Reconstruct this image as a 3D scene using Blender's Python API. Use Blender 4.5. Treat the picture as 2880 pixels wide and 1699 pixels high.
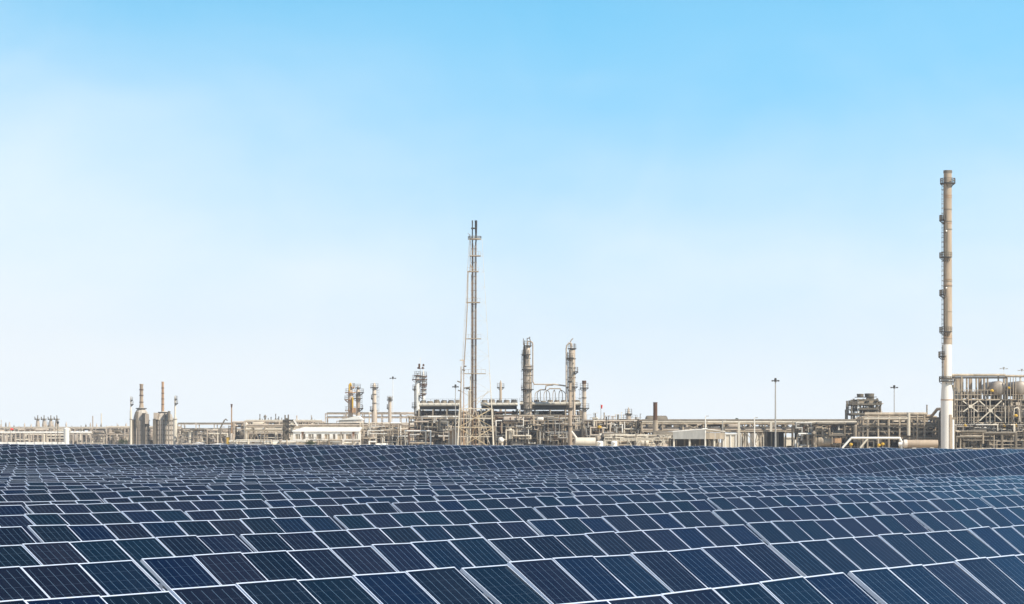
import bpy, math, random
from mathutils import Matrix, Vector, Euler
R = math.radians
sc = bpy.context.scene
for o in list(bpy.data.objects):
    bpy.data.objects.remove(o)
COL = sc.collection

# ------------------------------------------------------------------ camera
F = 7000.0 / 2880.0                    # focal length in image widths
CAMZ = 3.1
cd = bpy.data.cameras.new('camera')
cd.sensor_width = 36.0
cd.lens = 36.0 * F
cd.shift_y = (1225.0 - 1699.0 / 2) / 2880.0
cd.clip_start = 0.5
cd.clip_end = 9000
cam = bpy.data.objects.new('camera', cd)
cam.location = (0, 0, CAMZ)
cam.rotation_euler = (R(90), 0, 0)
COL.objects.link(cam)
sc.camera = cam

# ------------------------------------------------------------------ sky, sun, exposure
HAZE_DENSITY = 0.00016
SKY_GAIN, SKY_HAZE = (1.02, 2.08, 1.84, 1), (5.25, 5.48, 5.65, 1)
SUN_EL, SUN_AZ = 47.0, 127.0           # azimuth clockwise from +Y (view direction)
w = bpy.data.worlds.new('World')
sc.world = w
w.use_nodes = True
nt = w.node_tree
nt.nodes.clear()
N = nt.nodes.new
tc = N('ShaderNodeTexCoord')
L = nt.links.new
def wm(op, a, b=None, clamp=False):
    n = N('ShaderNodeMath'); n.operation = op; n.use_clamp = clamp
    for i, v in enumerate((a, b)):
        if v is None: continue
        if isinstance(v, (int, float)): n.inputs[i].default_value = v
        else: L(v, n.inputs[i])
    return n.outputs[0]
# the clear sky is read well above its own yellowish horizon
mp = N('ShaderNodeMapping')
mp.inputs['Location'].default_value = (0, 0, 0.55)
mp.inputs['Scale'].default_value = (1, 1, 0.9)
nrm = N('ShaderNodeVectorMath'); nrm.operation = 'NORMALIZE'
sky = N('ShaderNodeTexSky')
sky.sky_type = 'NISHITA'
sky.sun_disc = False
sky.sun_elevation = R(SUN_EL)
sky.sun_rotation = R(SUN_AZ)
sky.air_density = 1.0
sky.dust_density = 0.6
sky.ozone_density = 1.0
gain = N('ShaderNodeMixRGB'); gain.blend_type = 'MULTIPLY'; gain.inputs['Fac'].default_value = 1.0
gmix = N('ShaderNodeMixRGB')            # the blue deepens overhead
gmix.inputs['Color1'].default_value = SKY_GAIN
gmix.inputs['Color2'].default_value = (0.22, 0.47, 0.64, 1)
seph = N('ShaderNodeSeparateXYZ')
L(tc.outputs['Generated'], seph.inputs[0])
gr = N('ShaderNodeMapRange')
gr.interpolation_type = 'SMOOTHSTEP'
gr.inputs['From Min'].default_value = 0.15
gr.inputs['From Max'].default_value = 0.36
L(seph.outputs[2], gr.inputs['Value'])
L(gr.outputs[0], gmix.inputs['Fac'])
L(gmix.outputs[0], gain.inputs['Color2'])
L(tc.outputs['Generated'], mp.inputs['Vector'])
L(mp.outputs[0], nrm.inputs[0])
L(nrm.outputs[0], sky.inputs['Vector'])
L(sky.outputs[0], gain.inputs['Color1'])
# summer haze towards the horizon, with wide soft veils of thin cloud in it
sepw = N('ShaderNodeSeparateXYZ')
L(tc.outputs['Generated'], sepw.inputs[0])
mp2 = N('ShaderNodeMapping'); mp2.inputs['Scale'].default_value = (3.0, 3.0, 11.0)
mp2.inputs['Rotation'].default_value = (0, R(4), 0)
L(tc.outputs['Generated'], mp2.inputs['Vector'])
nz = N('ShaderNodeTexNoise')
nz.inputs['Scale'].default_value = 1.5
nz.inputs['Detail'].default_value = 5
nz.inputs['Roughness'].default_value = 0.45
L(mp2.outputs[0], nz.inputs['Vector'])
mp3 = N('ShaderNodeMapping'); mp3.inputs['Scale'].default_value = (5.5, 5.5, 8.0)
mp3.inputs['Rotation'].default_value = (R(6), R(-9), 0)
L(tc.outputs['Generated'], mp3.inputs['Vector'])
nz2 = N('ShaderNodeTexNoise')
nz2.inputs['Scale'].default_value = 2.6
nz2.inputs['Detail'].default_value = 6
nz2.inputs['Roughness'].default_value = 0.5
nz2.inputs['Distortion'].default_value = 0.6
L(mp3.outputs[0], nz2.inputs['Vector'])
veil = wm('ADD', wm('MULTIPLY', wm('SUBTRACT', nz.outputs[0], 0.5), 0.085),
          wm('MULTIPLY', wm('SUBTRACT', nz2.outputs[0], 0.5), 0.042))
side = wm('SUBTRACT', wm('MULTIPLY', sepw.outputs[0], 0.045), wm('MULTIPLY', wm('POWER', wm('SUBTRACT', sepw.outputs[0], 0.01), 2.0), 0.45))          # a little clearer towards the right
elev = wm('ADD', wm('ADD', sepw.outputs[2], veil), side)
ramp = N('ShaderNodeValToRGB')
ramp.color_ramp.interpolation = 'B_SPLINE'
els = ramp.color_ramp.elements
els[0].position = 0.0; els[0].color = (0.97, 0.97, 0.97, 1)
els[1].position = 1.0; els[1].color = (0.0, 0.0, 0.0, 1)
for p_, v_ in ((0.18, 0.84), (0.40, 0.56), (0.64, 0.22), (0.85, 0.04)):
    e_ = els.new(p_); e_.color = (v_, v_, v_, 1)
L(wm('DIVIDE', elev, 0.21, True), ramp.inputs[0])
mix = N('ShaderNodeMixRGB')
mix.inputs['Color2'].default_value = SKY_HAZE
L(ramp.outputs[0], mix.inputs['Fac'])
L(gain.outputs[0], mix.inputs['Color1'])
bg = N('ShaderNodeBackground')
bg.inputs['Strength'].default_value = 0.12
out = N('ShaderNodeOutputWorld')
L(mix.outputs[0], bg.inputs['Color'])
L(bg.outputs[0], out.inputs['Surface'])

sd = bpy.data.lights.new('sun', 'SUN')
sd.energy = 4.2
sd.angle = R(0.53)
sd.color = (1.0, 0.92, 0.80)
so = bpy.data.objects.new('sun', sd)
az, el = R(SUN_AZ), R(SUN_EL)
sdir = Vector((math.sin(az) * math.cos(el), math.cos(az) * math.cos(el), math.sin(el)))
so.rotation_euler = (-sdir).to_track_quat('-Z', 'Y').to_euler()
so.location = (60, -60, 120)
COL.objects.link(so)

sc.view_settings.view_transform = 'Standard'
sc.view_settings.look = 'None'
sc.view_settings.exposure = 0.7
sc.view_settings.gamma = 1.0
sc.view_settings.use_curve_mapping = False

# ------------------------------------------------------------------ materials
def mat(name, col, rough=0.6, metal=0.0, var=0.25, scale=1.5, rust=0.0, bump=0.0, streak=True):
    m = bpy.data.materials.new(name)
    m.use_nodes = True
    t = m.node_tree
    b = t.nodes['Principled BSDF']
    b.inputs['Roughness'].default_value = rough
    b.inputs['Metallic'].default_value = metal
    c = t.nodes.new('ShaderNodeTexCoord')
    mpg = t.nodes.new('ShaderNodeMapping')
    mpg.inputs['Scale'].default_value = (1, 1, 0.22 if streak else 1)
    n = t.nodes.new('ShaderNodeTexNoise')
    n.inputs['Scale'].default_value = scale
    n.inputs['Detail'].default_value = 6
    n.inputs['Roughness'].default_value = 0.65
    rp = t.nodes.new('ShaderNodeValToRGB')
    rp.color_ramp.elements[0].position = 0.3
    rp.color_ramp.elements[1].position = 0.7
    rp.color_ramp.elements[0].color = tuple(v * (1 - var) for v in col) + (1,)
    rp.color_ramp.elements[1].color = tuple(min(1, v * (1 + var * 0.6)) for v in col) + (1,)
    t.links.new(c.outputs['Object'], mpg.inputs['Vector'])
    t.links.new(mpg.outputs[0], n.inputs['Vector'])
    t.links.new(n.outputs[0], rp.inputs[0])
    last = rp.outputs[0]
    if rust > 0:
        n2 = t.nodes.new('ShaderNodeTexNoise')
        n2.inputs['Scale'].default_value = scale * 0.8
        n2.inputs['Detail'].default_value = 8
        mr = t.nodes.new('ShaderNodeMapRange')
        mr.inputs['From Min'].default_value = 0.62 - rust * 0.25
        mr.inputs['From Max'].default_value = 0.72 - rust * 0.1
        mx = t.nodes.new('ShaderNodeMixRGB')
        mx.inputs['Color2'].default_value = (0.23, 0.10, 0.04, 1)
        t.links.new(mpg.outputs[0], n2.inputs['Vector'])
        t.links.new(n2.outputs[0], mr.inputs['Value'])
        t.links.new(mr.outputs[0], mx.inputs['Fac'])
        t.links.new(last, mx.inputs['Color1'])
        last = mx.outputs[0]
    t.links.new(last, b.inputs['Base Color'])
    if bump > 0:
        bp = t.nodes.new('ShaderNodeBump')
        bp.inputs['Strength'].default_value = bump
        t.links.new(n.outputs[0], bp.inputs['Height'])
        t.links.new(bp.outputs[0], b.inputs['Normal'])
    return m

M = {
    'beige': mat('weathered_beige_steel', (0.44, 0.36, 0.26), 0.6, 0, 0.5, 0.7),
    'pale': mat('pale_cream_paint', (0.66, 0.59, 0.47), 0.55, 0, 0.2, 0.7),
    'white': mat('white_paint', (0.80, 0.77, 0.70), 0.5, 0, 0.08, 0.5),
    'clad': mat('aluminium_cladding', (0.52, 0.43, 0.335), 0.5, 0.12, 0.3, 0.8),
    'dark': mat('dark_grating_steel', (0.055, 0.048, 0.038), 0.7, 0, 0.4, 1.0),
    'mid': mat('grimy_grey_steel', (0.17, 0.14, 0.10), 0.65, 0, 0.4, 0.8),
    'tan': mat('tan_refractory_paint', (0.41, 0.315, 0.22), 0.7, 0, 0.25, 0.8),
    'grey': mat('weathered_grey_cladding', (0.33, 0.28, 0.225), 0.5, 0.1, 0.35, 0.9),
    'grimy': mat('grimy_refractory_cladding', (0.50, 0.44, 0.365), 0.7, 0, 0.45, 0.35),
    'rust': mat('rusty_brown_steel', (0.10, 0.046, 0.02), 0.8, 0, 0.4, 1.0),
    'orange': mat('rust_orange_paint', (0.42, 0.25, 0.13), 0.7, 0, 0.3, 1.0),
    'yellow': mat('yellow_paint', (0.62, 0.38, 0.04), 0.5, 0, 0.15, 1.0),
    'brown': mat('brown_pipe_paint', (0.17, 0.108, 0.058), 0.65, 0, 0.3, 0.8),
    'ochre': mat('yellowed_cream_paint', (0.60, 0.47, 0.28), 0.6, 0, 0.25, 0.8),
    'red': mat('red_cloth', (0.75, 0.04, 0.02), 0.7, 0, 0.1, 1.0),
    'black': mat('black_paint', (0.02, 0.02, 0.02), 0.5, 0, 0.2, 1.0),
    'galv': mat('galvanised_steel', (0.42, 0.40, 0.36), 0.5, 0.3, 0.2, 1.5),
    'stain': mat('stained_white_cladding', (0.72, 0.64, 0.54), 0.6, 0, 0.15, 0.5, rust=0.35),
    'cream': mat('weathered_white_render', (0.78, 0.73, 0.65), 0.6, 0, 0.12, 0.6, rust=0.08),
    'concrete': mat('concrete', (0.42, 0.38, 0.32), 0.85, 0, 0.2, 0.6),
    'leaf': mat('leaf_green', (0.065, 0.085, 0.03), 0.7, 0, 0.5, 3.0),
    'bark': mat('bark', (0.12, 0.08, 0.05), 0.9, 0, 0.3, 3.0),
    'alu': mat('anodised_aluminium', (0.58, 0.65, 0.77), 0.42, 0.15, 0.15, 3.0),
    'zinc': mat('zinc_post_steel', (0.35, 0.36, 0.37), 0.55, 0.5, 0.2, 2.0),
}

def cell_material():
    m = bpy.data.materials.new('solar_cells')
    m.use_nodes = True
    t = m.node_tree
    b = t.nodes['Principled BSDF']
    b.inputs['Roughness'].default_value = 0.16
    b.inputs['IOR'].default_value = 1.45
    b.inputs['Specular IOR Level'].default_value = 0.45
    c = t.nodes.new('ShaderNodeTexCoord')
    oi = t.nodes.new('ShaderNodeObjectInfo')
    sep = t.nodes.new('ShaderNodeSeparateXYZ')
    t.links.new(c.outputs['Object'], sep.inputs[0])
    def math_(op, a, b_=None, clamp=False):
        n = t.nodes.new('ShaderNodeMath'); n.operation = op; n.use_clamp = clamp
        for i, v in enumerate((a, b_)):
            if v is None: continue
            if isinstance(v, (int, float)): n.inputs[i].default_value = v
            else: t.links.new(v, n.inputs[i])
        return n.outputs[0]
    def lines(coord, pitch, off, width):
        v = math_('ADD', coord, off)
        v = math_('DIVIDE', v, pitch)
        v = math_('FRACT', v)
        v = math_('SUBTRACT', v, 0.5)
        v = math_('ABSOLUTE', v)
        v = math_('MULTIPLY', v, pitch)
        return math_('LESS_THAN', v, width)
    x, y = sep.outputs[0], sep.outputs[1]
    gapx = lines(x, 0.157, 5.0 * 0.157, 0.0028)      # between the six cell columns
    gapy = lines(y, 0.157, 5.0 * 0.157 + 0.0785, 0.0018)
    bus = lines(x, 0.157 / 3, 5.0 * 0.157 + 0.026, 0.0011)
    #
    inx = math_('LESS_THAN', math_('ABSOLUTE', x), 0.46)
    iny = math_('LESS_THAN', math_('ABSOLUTE', y), 0.925)
    ins = math_('MULTIPLY', inx, iny)
    rp = t.nodes.new('ShaderNodeValToRGB')
    e = rp.color_ramp.elements
    e[0].position = 0.0; e[0].color = (0.0006, 0.0036, 0.0070, 1)
    e[1].position = 1.0; e[1].color = (0.0022, 0.0095, 0.0170, 1)
    for p, col in ((0.22, (0.0045, 0.0045, 0.0110, 1)), (0.45, (0.0008, 0.0060, 0.0105, 1)),
                   (0.65, (0.0085, 0.0085, 0.0150, 1)), (0.85, (0.0010, 0.0045, 0.0190, 1))):
        q = e.new(p); q.color = col
    t.links.new(oi.outputs['Random'], rp.inputs[0])
    # grain of the poly-crystalline cells, cell by cell
    vo = t.nodes.new('ShaderNodeTexVoronoi'); vo.inputs['Scale'].default_value = 14
    t.links.new(c.outputs['Object'], vo.inputs['Vector'])
    nz_ = t.nodes.new('ShaderNodeTexNoise'); nz_.inputs['Scale'].default_value = 2.2; nz_.inputs['Detail'].default_value = 4
    t.links.new(c.outputs['Object'], nz_.inputs['Vector'])
    g = math_('ADD', math_('MULTIPLY', nz_.outputs[0], 0.7), 0.55)
    mm = t.nodes.new('ShaderNodeMixRGB'); mm.blend_type = 'MULTIPLY'; mm.inputs[0].default_value = 1.0
    t.links.new(rp.outputs[0], mm.inputs[1]); t.links.new(g, mm.inputs[2])
    def over(prev, fac, col):
        n = t.nodes.new('ShaderNodeMixRGB')
        t.links.new(prev, n.inputs[1]); n.inputs[2].default_value = col
        t.links.new(fac, n.inputs[0])
        return n.outputs[0]
    k = over(mm.outputs[0], math_('MULTIPLY', math_('MULTIPLY', bus, ins), 0.25), (0.05, 0.08, 0.12, 1))
    k = over(k, math_('MULTIPLY', math_('MULTIPLY', gapy, ins), 0.24), (0.10, 0.14, 0.20, 1))
    k = over(k, math_('MULTIPLY', math_('MULTIPLY', gapx, ins), 0.55), (0.16, 0.26, 0.36, 1))
    nd = t.nodes.new('ShaderNodeTexNoise'); nd.inputs['Scale'].default_value = 1.1; nd.inputs['Detail'].default_value = 7
    mpd = t.nodes.new('ShaderNodeMapping'); mpd.inputs['Scale'].default_value = (1.6, 0.5, 1)
    t.links.new(c.outputs['Object'], mpd.inputs['Vector'])
    adr = t.nodes.new('ShaderNodeVectorMath'); adr.operation = 'ADD'
    cmb = t.nodes.new('ShaderNodeCombineXYZ')
    t.links.new(math_('MULTIPLY', oi.outputs['Random'], 37.0), cmb.inputs[0])
    t.links.new(math_('MULTIPLY', oi.outputs['Random'], 11.0), cmb.inputs[1])
    t.links.new(mpd.outputs[0], adr.inputs[0]); t.links.new(cmb.outputs[0], adr.inputs[1])
    t.links.new(adr.outputs[0], nd.inputs['Vector'])
    dust = t.nodes.new('ShaderNodeMapRange')
    dust.inputs['From Min'].default_value = 0.40; dust.inputs['From Max'].default_value = 0.75
    dust.inputs['To Max'].default_value = 0.010
    t.links.new(nd.outputs[0], dust.inputs['Value'])
    k = over(k, dust.outputs[0], (0.33, 0.29, 0.25, 1))
    t.links.new(k, b.inputs['Base Color'])
    # dust changes the gloss from panel to panel
    d = t.nodes.new('ShaderNodeMapRange')
    d.inputs['To Min'].default_value = 0.03; d.inputs['To Max'].default_value = 0.11
    t.links.new(oi.outputs['Random'], d.inputs['Value'])
    t.links.new(d.outputs[0], b.inputs['Roughness'])
    return m
M['cells'] = cell_material()

# ------------------------------------------------------------------ mesh helpers
class MB:
    def __init__(s):
        s.v, s.f, s.mi = [], [], []
        s.cur = 0
    def add(s, vs, fs):
        o = len(s.v)
        s.v += [tuple(v) for v in vs]
        for f in fs:
            s.f.append(tuple(i + o for i in f)); s.mi.append(s.cur)
        return s
    def box(s, x0, x1, y0, y1, z0, z1):
        return s.add([(x0, y0, z0), (x1, y0, z0), (x1, y1, z0), (x0, y1, z0),
                      (x0, y0, z1), (x1, y0, z1), (x1, y1, z1), (x0, y1, z1)],
                     [(3, 2, 1, 0), (4, 5, 6, 7), (0, 1, 5, 4), (1, 2, 6, 5), (2, 3, 7, 6), (3, 0, 4, 7)])
    def beam(s, p, q, w, h=None):
        h = h or w
        p, q = Vector(p), Vector(q)
        d = (q - p).normalized()
        up = Vector((0, 0, 1)) if abs(d.z) < 0.95 else Vector((0, 1, 0))
        a = d.cross(up).normalized(); b = a.cross(d).normalized()
        vs = []
        for c in (p, q):
            for i, j in ((-1, -1), (1, -1), (1, 1), (-1, 1)):
                vs.append(c + a * (i * w / 2) + b * (j * h / 2))
        return s.add(vs, [(3, 2, 1, 0), (4, 5, 6, 7), (0, 1, 5, 4), (1, 2, 6, 5), (2, 3, 7, 6), (3, 0, 4, 7)])
    def tube(s, p, q, r0, r1=None, n=10):
        r1 = r0 if r1 is None else r1
        p, q = Vector(p), Vector(q)
        d = (q - p).normalized()
        up = Vector((0, 0, 1)) if abs(d.z) < 0.95 else Vector((0, 1, 0))
        a = d.cross(up).normalized(); b = a.cross(d).normalized()
        vs = []
        for c, r in ((p, r0), (q, r1)):
            for i in range(n):
                t = 2 * math.pi * i / n
                vs.append(c + a * (r * math.cos(t)) + b * (r * math.sin(t)))
        fs = [(i, (i + 1) % n, n + (i + 1) % n, n + i) for i in range(n)]
        fs += [tuple(range(n))[::-1], tuple(range(n, 2 * n))]
        return s.add(vs, fs)
    def path(s, pts, r, n=8):
        pts = [Vector(p) for p in pts]
        for i in range(len(pts) - 1):
            s.tube(pts[i], pts[i + 1], r, r, n)
            if i > 0: s.ball(pts[i], r * 1.04, 6, n)
        return s
    def lathe(s, c, prof, n=20, axis='z'):
        c = Vector(c); vs = []; fs = []
        def P(r, h, t):
            x, y = r * math.cos(t), r * math.sin(t)
            if axis == 'z': return c + Vector((x, y, h))
            if axis == 'x': return c + Vector((h, x, y))
            return c + Vector((x, h, y))
        for r, h in prof:
            for i in range(n):
                vs.append(P(max(r, 1e-4), h, 2 * math.pi * i / n))
        for k in range(len(prof) - 1):
            for i in range(n):
                fs.append((k * n + i, k * n + (i + 1) % n, (k + 1) * n + (i + 1) % n, (k + 1) * n + i))
        fs.append(tuple(range(n))[::-1])
        fs.append(tuple(range((len(prof) - 1) * n, len(prof) * n)))
        return s.add(vs, fs)
    def ball(s, c, r, k=8, n=12):
        return s.lathe(c, [(r * math.sin(math.pi * i / k), -r * math.cos(math.pi * i / k)) for i in range(k + 1)], n)
    def vessel(s, c, r, length, axis='x', n=18):
        h = length / 2 - r * 0.5
        prof = [(r * math.sin(math.pi / 2 * i / 5), -h - r * 0.5 * math.cos(math.pi / 2 * i / 5)) for i in range(6)]
        prof += [(r * math.cos(math.pi / 2 * i / 5), h + r * 0.5 * math.sin(math.pi / 2 * i / 5)) for i in range(6)]
        return s.lathe(c, prof, n, axis)
    def arc_slab(s, c, r0, r1, a0, a1, t, n=16):
        c = Vector(c); vs = []; fs = []
        for i in range(n + 1):
            a = a0 + (a1 - a0) * i / n
            ca, sa = math.cos(a), math.sin(a)
            for r, z in ((r0, 0), (r1, 0), (r1, t), (r0, t)):
                vs.append(c + Vector((r * ca, r * sa, z)))
        for i in range(n):
            for j in range(4):
                fs.append((i * 4 + j, i * 4 + (j + 1) % 4, (i + 1) * 4 + (j + 1) % 4, (i + 1) * 4 + j))
        fs += [(0, 1, 2, 3), (n * 4 + 3, n * 4 + 2, n * 4 + 1, n * 4)]
        return s.add(vs, fs)
    def build(s, name, mats, parent=None, smooth=False, world=True):
        me = bpy.data.meshes.new(name)
        off = Vector((0, 0, 0))
        if parent is not None and world:
            off = parent['_org'] if '_org' in parent else parent.location
            off = Vector(off)
        me.from_pydata([(v[0] - off.x, v[1] - off.y, v[2] - off.z) for v in s.v], [], s.f)
        if not isinstance(mats, (list, tuple)): mats = [mats]
        for m in mats:
            me.materials.append(M[m] if isinstance(m, str) else m)
        if len(mats) > 1:
            me.polygons.foreach_set('material_index', s.mi)
        if smooth:
            me.polygons.foreach_set('use_smooth', [len(f) == 4 for f in s.f])
            try: me.set_sharp_from_angle(angle=R(40))
            except Exception: pass
        o = bpy.data.objects.new(name, me)
        COL.objects.link(o)
        if parent is not None: o.parent = parent
        return o

ORG = {}
def thing(name, label, cat, loc, group=None):
    o = bpy.data.objects.new(name, None)
    o.empty_display_size = 0.3
    o.location = loc
    COL.objects.link(o)
    o['label'] = label; o['category'] = cat
    if group: o['group'] = group
    ORG[o.name] = Vector(loc)
    return o
def part(name, mb, m, parent, smooth=False):
    """mesh in world coordinates, parented to a thing or to a part (same origin as its thing)"""
    root = parent
    while root.parent is not None: root = root.parent
    off = ORG[root.name]
    mb.v = [(v[0] - off.x, v[1] - off.y, v[2] - off.z) for v in mb.v]
    o = mb.build(name, m, None, smooth)
    o.parent = parent
    return o
def tag(o, label=None, cat=None, group=None, kind=None):
    if label: o['label'] = label
    if cat: o['category'] = cat
    if group: o['group'] = group
    if kind: o['kind'] = kind
    return o

# ------------------------------------------------------------------ terrain
PHI = R(30.131)
SP, CP = math.sin(PHI), math.cos(PHI)
HTOP = 1.75                             # top edge of a table above its ground
HS = [(-30, 1.20), (10, 1.34), (17, 1.40), (24, 1.455), (32, 1.53), (40, 1.58), (48, 1.62), (56, 1.645), (64.5, 1.70),
      (72.6, 1.75), (80.6, 1.82), (88.7, 1.875), (96.7, 1.93), (104.7, 1.985), (112.5, 2.0),
      (121, 2.03), (128, 1.99), (132.5, 1.85), (137, 1.65), (144.5, 1.26), (151, 0.97), (156, 0.80), (161, 0.71),
      (166, 0.72), (172, 0.86), (182, 1.3), (200, 2.2), (230, 2.7), (260, 2.8), (9999, 2.8)]
def drop(s):
    """how far the tops of the tables lie below the camera, s metres along the rows"""
    if s <= HS[0][0]: return HS[0][1]
    for i in range(len(HS) - 1):
        (a, ha), (b, hb) = HS[i], HS[i + 1]
        if a <= s <= b:
            return ha + (hb - ha) * (s - a) / (b - a)
def sag(X, Y):
    q = X / max(Y, 1.0)
    return 0.18 * max(0.0, min(1.0, (q - 0.02) / 0.18)) * max(0.0, min(1.0, (X * SP + Y * CP - 110) / 40))
def top_z(X, Y):
    s = X * SP + Y * CP
    return CAMZ - drop(s) - sag(X, Y)
def ground_z(X, Y): return top_z(X, Y) - HTOP
ZG = CAMZ - 2.8 - HTOP                  # the refinery plain, about -1.45

gm = mat('dry_sandy_ground', (0.40, 0.33, 0.24), 0.95, 0, 0.3, 0.25, streak=False, bump=0.4)
def terrain():
    xs = [-1500, -900, -500, -300, -200, -140] + list(range(-110, 81, 4)) + [110, 160, 240, 400, 700, 1500]
    ys = [-150, -60, -20] + list(range(0, 281, 4)) + [300, 340, 400, 500, 700, 1000, 1350, 1600]
    v = [(x, y, ground_z(x, y)) for y in ys for x in xs]
    n = len(xs)
    f = [(j * n + i, j * n + i + 1, (j + 1) * n + i + 1, (j + 1) * n + i) for j in range(len(ys) - 1) for i in range(n - 1)]
    mb = MB(); mb.add(v, f)
    o = mb.build('ground', gm, None, True)
    o.data.polygons.foreach_set('use_smooth', [True] * len(f))
    tag(o, kind='structure')
terrain()

# ------------------------------------------------------------------ solar tables
TH = R(38.0)
PL = 1.95
rnd = random.Random(7)
FRW = 0.014                             # visible width of a frame bar
def panel_cells(fr=FRW):
    mb = MB()
    hx, hy = 0.493 - fr, PL / 2 - fr
    mb.box(-hx, hx, -hy, hy, -0.012, -0.003)
    return mb
def panel_frame(mb=None, fr=FRW):
    mb = mb or MB()
    hx, hy, t = 0.493, PL / 2, 0.04
    FRW = fr
    mb.box(-hx, hx, hy - FRW, hy, -t, 0)
    mb.box(-hx, hx, -hy, -hy + FRW, -t, 0)
    mb.box(-hx, -hx + FRW, -hy + FRW, hy - FRW, -t, 0)
    mb.box(hx - FRW, hx, -hy + FRW, hy - FRW, -t, 0)
    return mb
def raw_mesh(name, mb, mats):
    me = bpy.data.meshes.new(name)
    me.from_pydata(mb.v, [], mb.f)
    for m in mats: me.materials.append(M[m])
    me.polygons.foreach_set('material_index', mb.mi)
    return me
ME_CELLS = raw_mesh('panel', panel_cells(), ['cells'])
ME_FRAME = raw_mesh('panel_frame', panel_frame(), ['alu'])
mb = panel_cells(0.010); mb.cur = 1; panel_frame(mb, 0.010)
ME_FULL = raw_mesh('small_panel', mb, ['cells', 'alu'])
SUP = {}
def support_meshes(n):
    """rails in the plane of the panels and the posts under them, for a table of n panels"""
    if n in SUP: return SUP[n]
    xa, xb = 0.02, n - 0.02
    def pl(y, z):                       # point in the panel plane: y along the slope from the top edge, z off it
        return (-y * math.cos(TH) - z * math.sin(TH), HTOP - y * math.sin(TH) + z * math.cos(TH))
    rail = MB()
    for y in (0.42, PL - 0.42):
        yy, zz = pl(y, -0.075)
        rail.beam((xa - n / 2, yy, zz), (xb - n / 2, yy, zz), 0.06, 0.06)
    post = MB()
    for i in range(3):
        x = -n / 2 + n * (0.12 + 0.38 * i)
        yy, zz = pl(PL * 0.5, -0.16)
        post.beam((x, yy, -0.6), (x, yy, zz - 0.04), 0.09, 0.09)
        ya, za = pl(0.25, -0.135); yb, zb = pl(PL - 0.25, -0.135)
        post.beam((x, ya, za), (x, yb, zb), 0.06, 0.05)
    SUP[n] = (raw_mesh('rail', rail, ['alu']), raw_mesh('support_post', post, ['zinc']))
    return SUP[n]

# rows 0-4 surveyed from the photograph: (row, start along the row, panels, drop at start, drop at end)
SURV = [(0, 14.9, 8, 1.335, 1.354), (0, 23.06, 8, 1.352, 1.42),
        (1, 15.17, 8, 1.393, 1.433), (1, 23.33, 8, 1.433, 1.476), (1, 31.49, 9, 1.488, 1.55), (1, 40.65, 8, 1.57, 1.60),
        (2, 15.43, 8, 1.462, 1.476), (2, 23.59, 8, 1.479, 1.519), (2, 31.74, 9, 1.536, 1.592), (2, 40.89, 8, 1.579, 1.627),
        (3, 23.77, 8, 1.515, 1.544), (3, 31.92, 9, 1.564, 1.625), (3, 41.07, 8, 1.606, 1.638),
        (4, 23.08, 9, 1.47, 1.525), (4, 32.23, 9, 1.529, 1.611), (4, 41.40, 8, 1.604, 1.636)]
tables = []
for k in range(0, 31):
    n = 9.512 + 4.663 * k
    sl = n * (CP - 0.213 * SP) / (SP + 0.213 * CP) - 2.0
    sr = n * (CP + 0.213 * SP) / (SP - 0.213 * CP) + 1.0
    sr = min(sr, 174)
    done = [t for t in SURV if t[0] == k]
    for t in done: tables.append((k, n, t[1], t[2], t[3], t[4]))
    s = 5.8 + 0.24 * k - 16.3
    i = 0
    while s < sr:
        cnt = 8 if (i % 3) != 0 else 9
        if k > 4 and rnd.random() < 0.12: cnt = 17 - cnt
        if s + cnt > sl and not any(abs((s + cnt / 2) - (t[1] + t[2] / 2)) < (cnt + t[2]) / 2 for t in done):
            X0, Y0 = -CP * n + SP * s, SP * n + CP * s
            X1, Y1 = -CP * n + SP * (s + cnt), SP * n + CP * (s + cnt)
            d0, d1 = CAMZ - top_z(X0, Y0), CAMZ - top_z(X1, Y1)
            j = rnd.gauss(0, 0.022); tl = rnd.gauss(0, 0.016)
            if k <= 4: j, tl = j * 0.5, tl * 0.5
            if s + cnt / 2 > 128: j, tl = j * 0.3, tl * 0.25
            tables.append((k, n, s, cnt, d0 + j + tl, d1 + j - tl))
        if done and k <= 4:
            nxt = [t for t in done if t[1] <= s + cnt + 0.6 and t[1] > s]
            s = s + cnt + 0.15
            ends = [t[1] + t[2] + 0.15 for t in done if t[1] - 0.5 < s < t[1] + t[2]]
            if ends: s = max(ends)
        else:
            s += cnt + 0.15
        i += 1
ORD = 'first second third fourth fifth sixth seventh eighth ninth tenth eleventh twelfth thirteenth fourteenth fifteenth sixteenth seventeenth eighteenth nineteenth twentieth'.split()
def ordn(i):
    if i < 20: return ORD[i]
    if i < 29: return 'twenty-' + ORD[i - 20]
    return ('thirtieth', 'thirty-first', 'thirty-second')[i - 29]
tables.sort(key=lambda t: (t[0], t[2]))
cnt_in_row = {}
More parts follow.
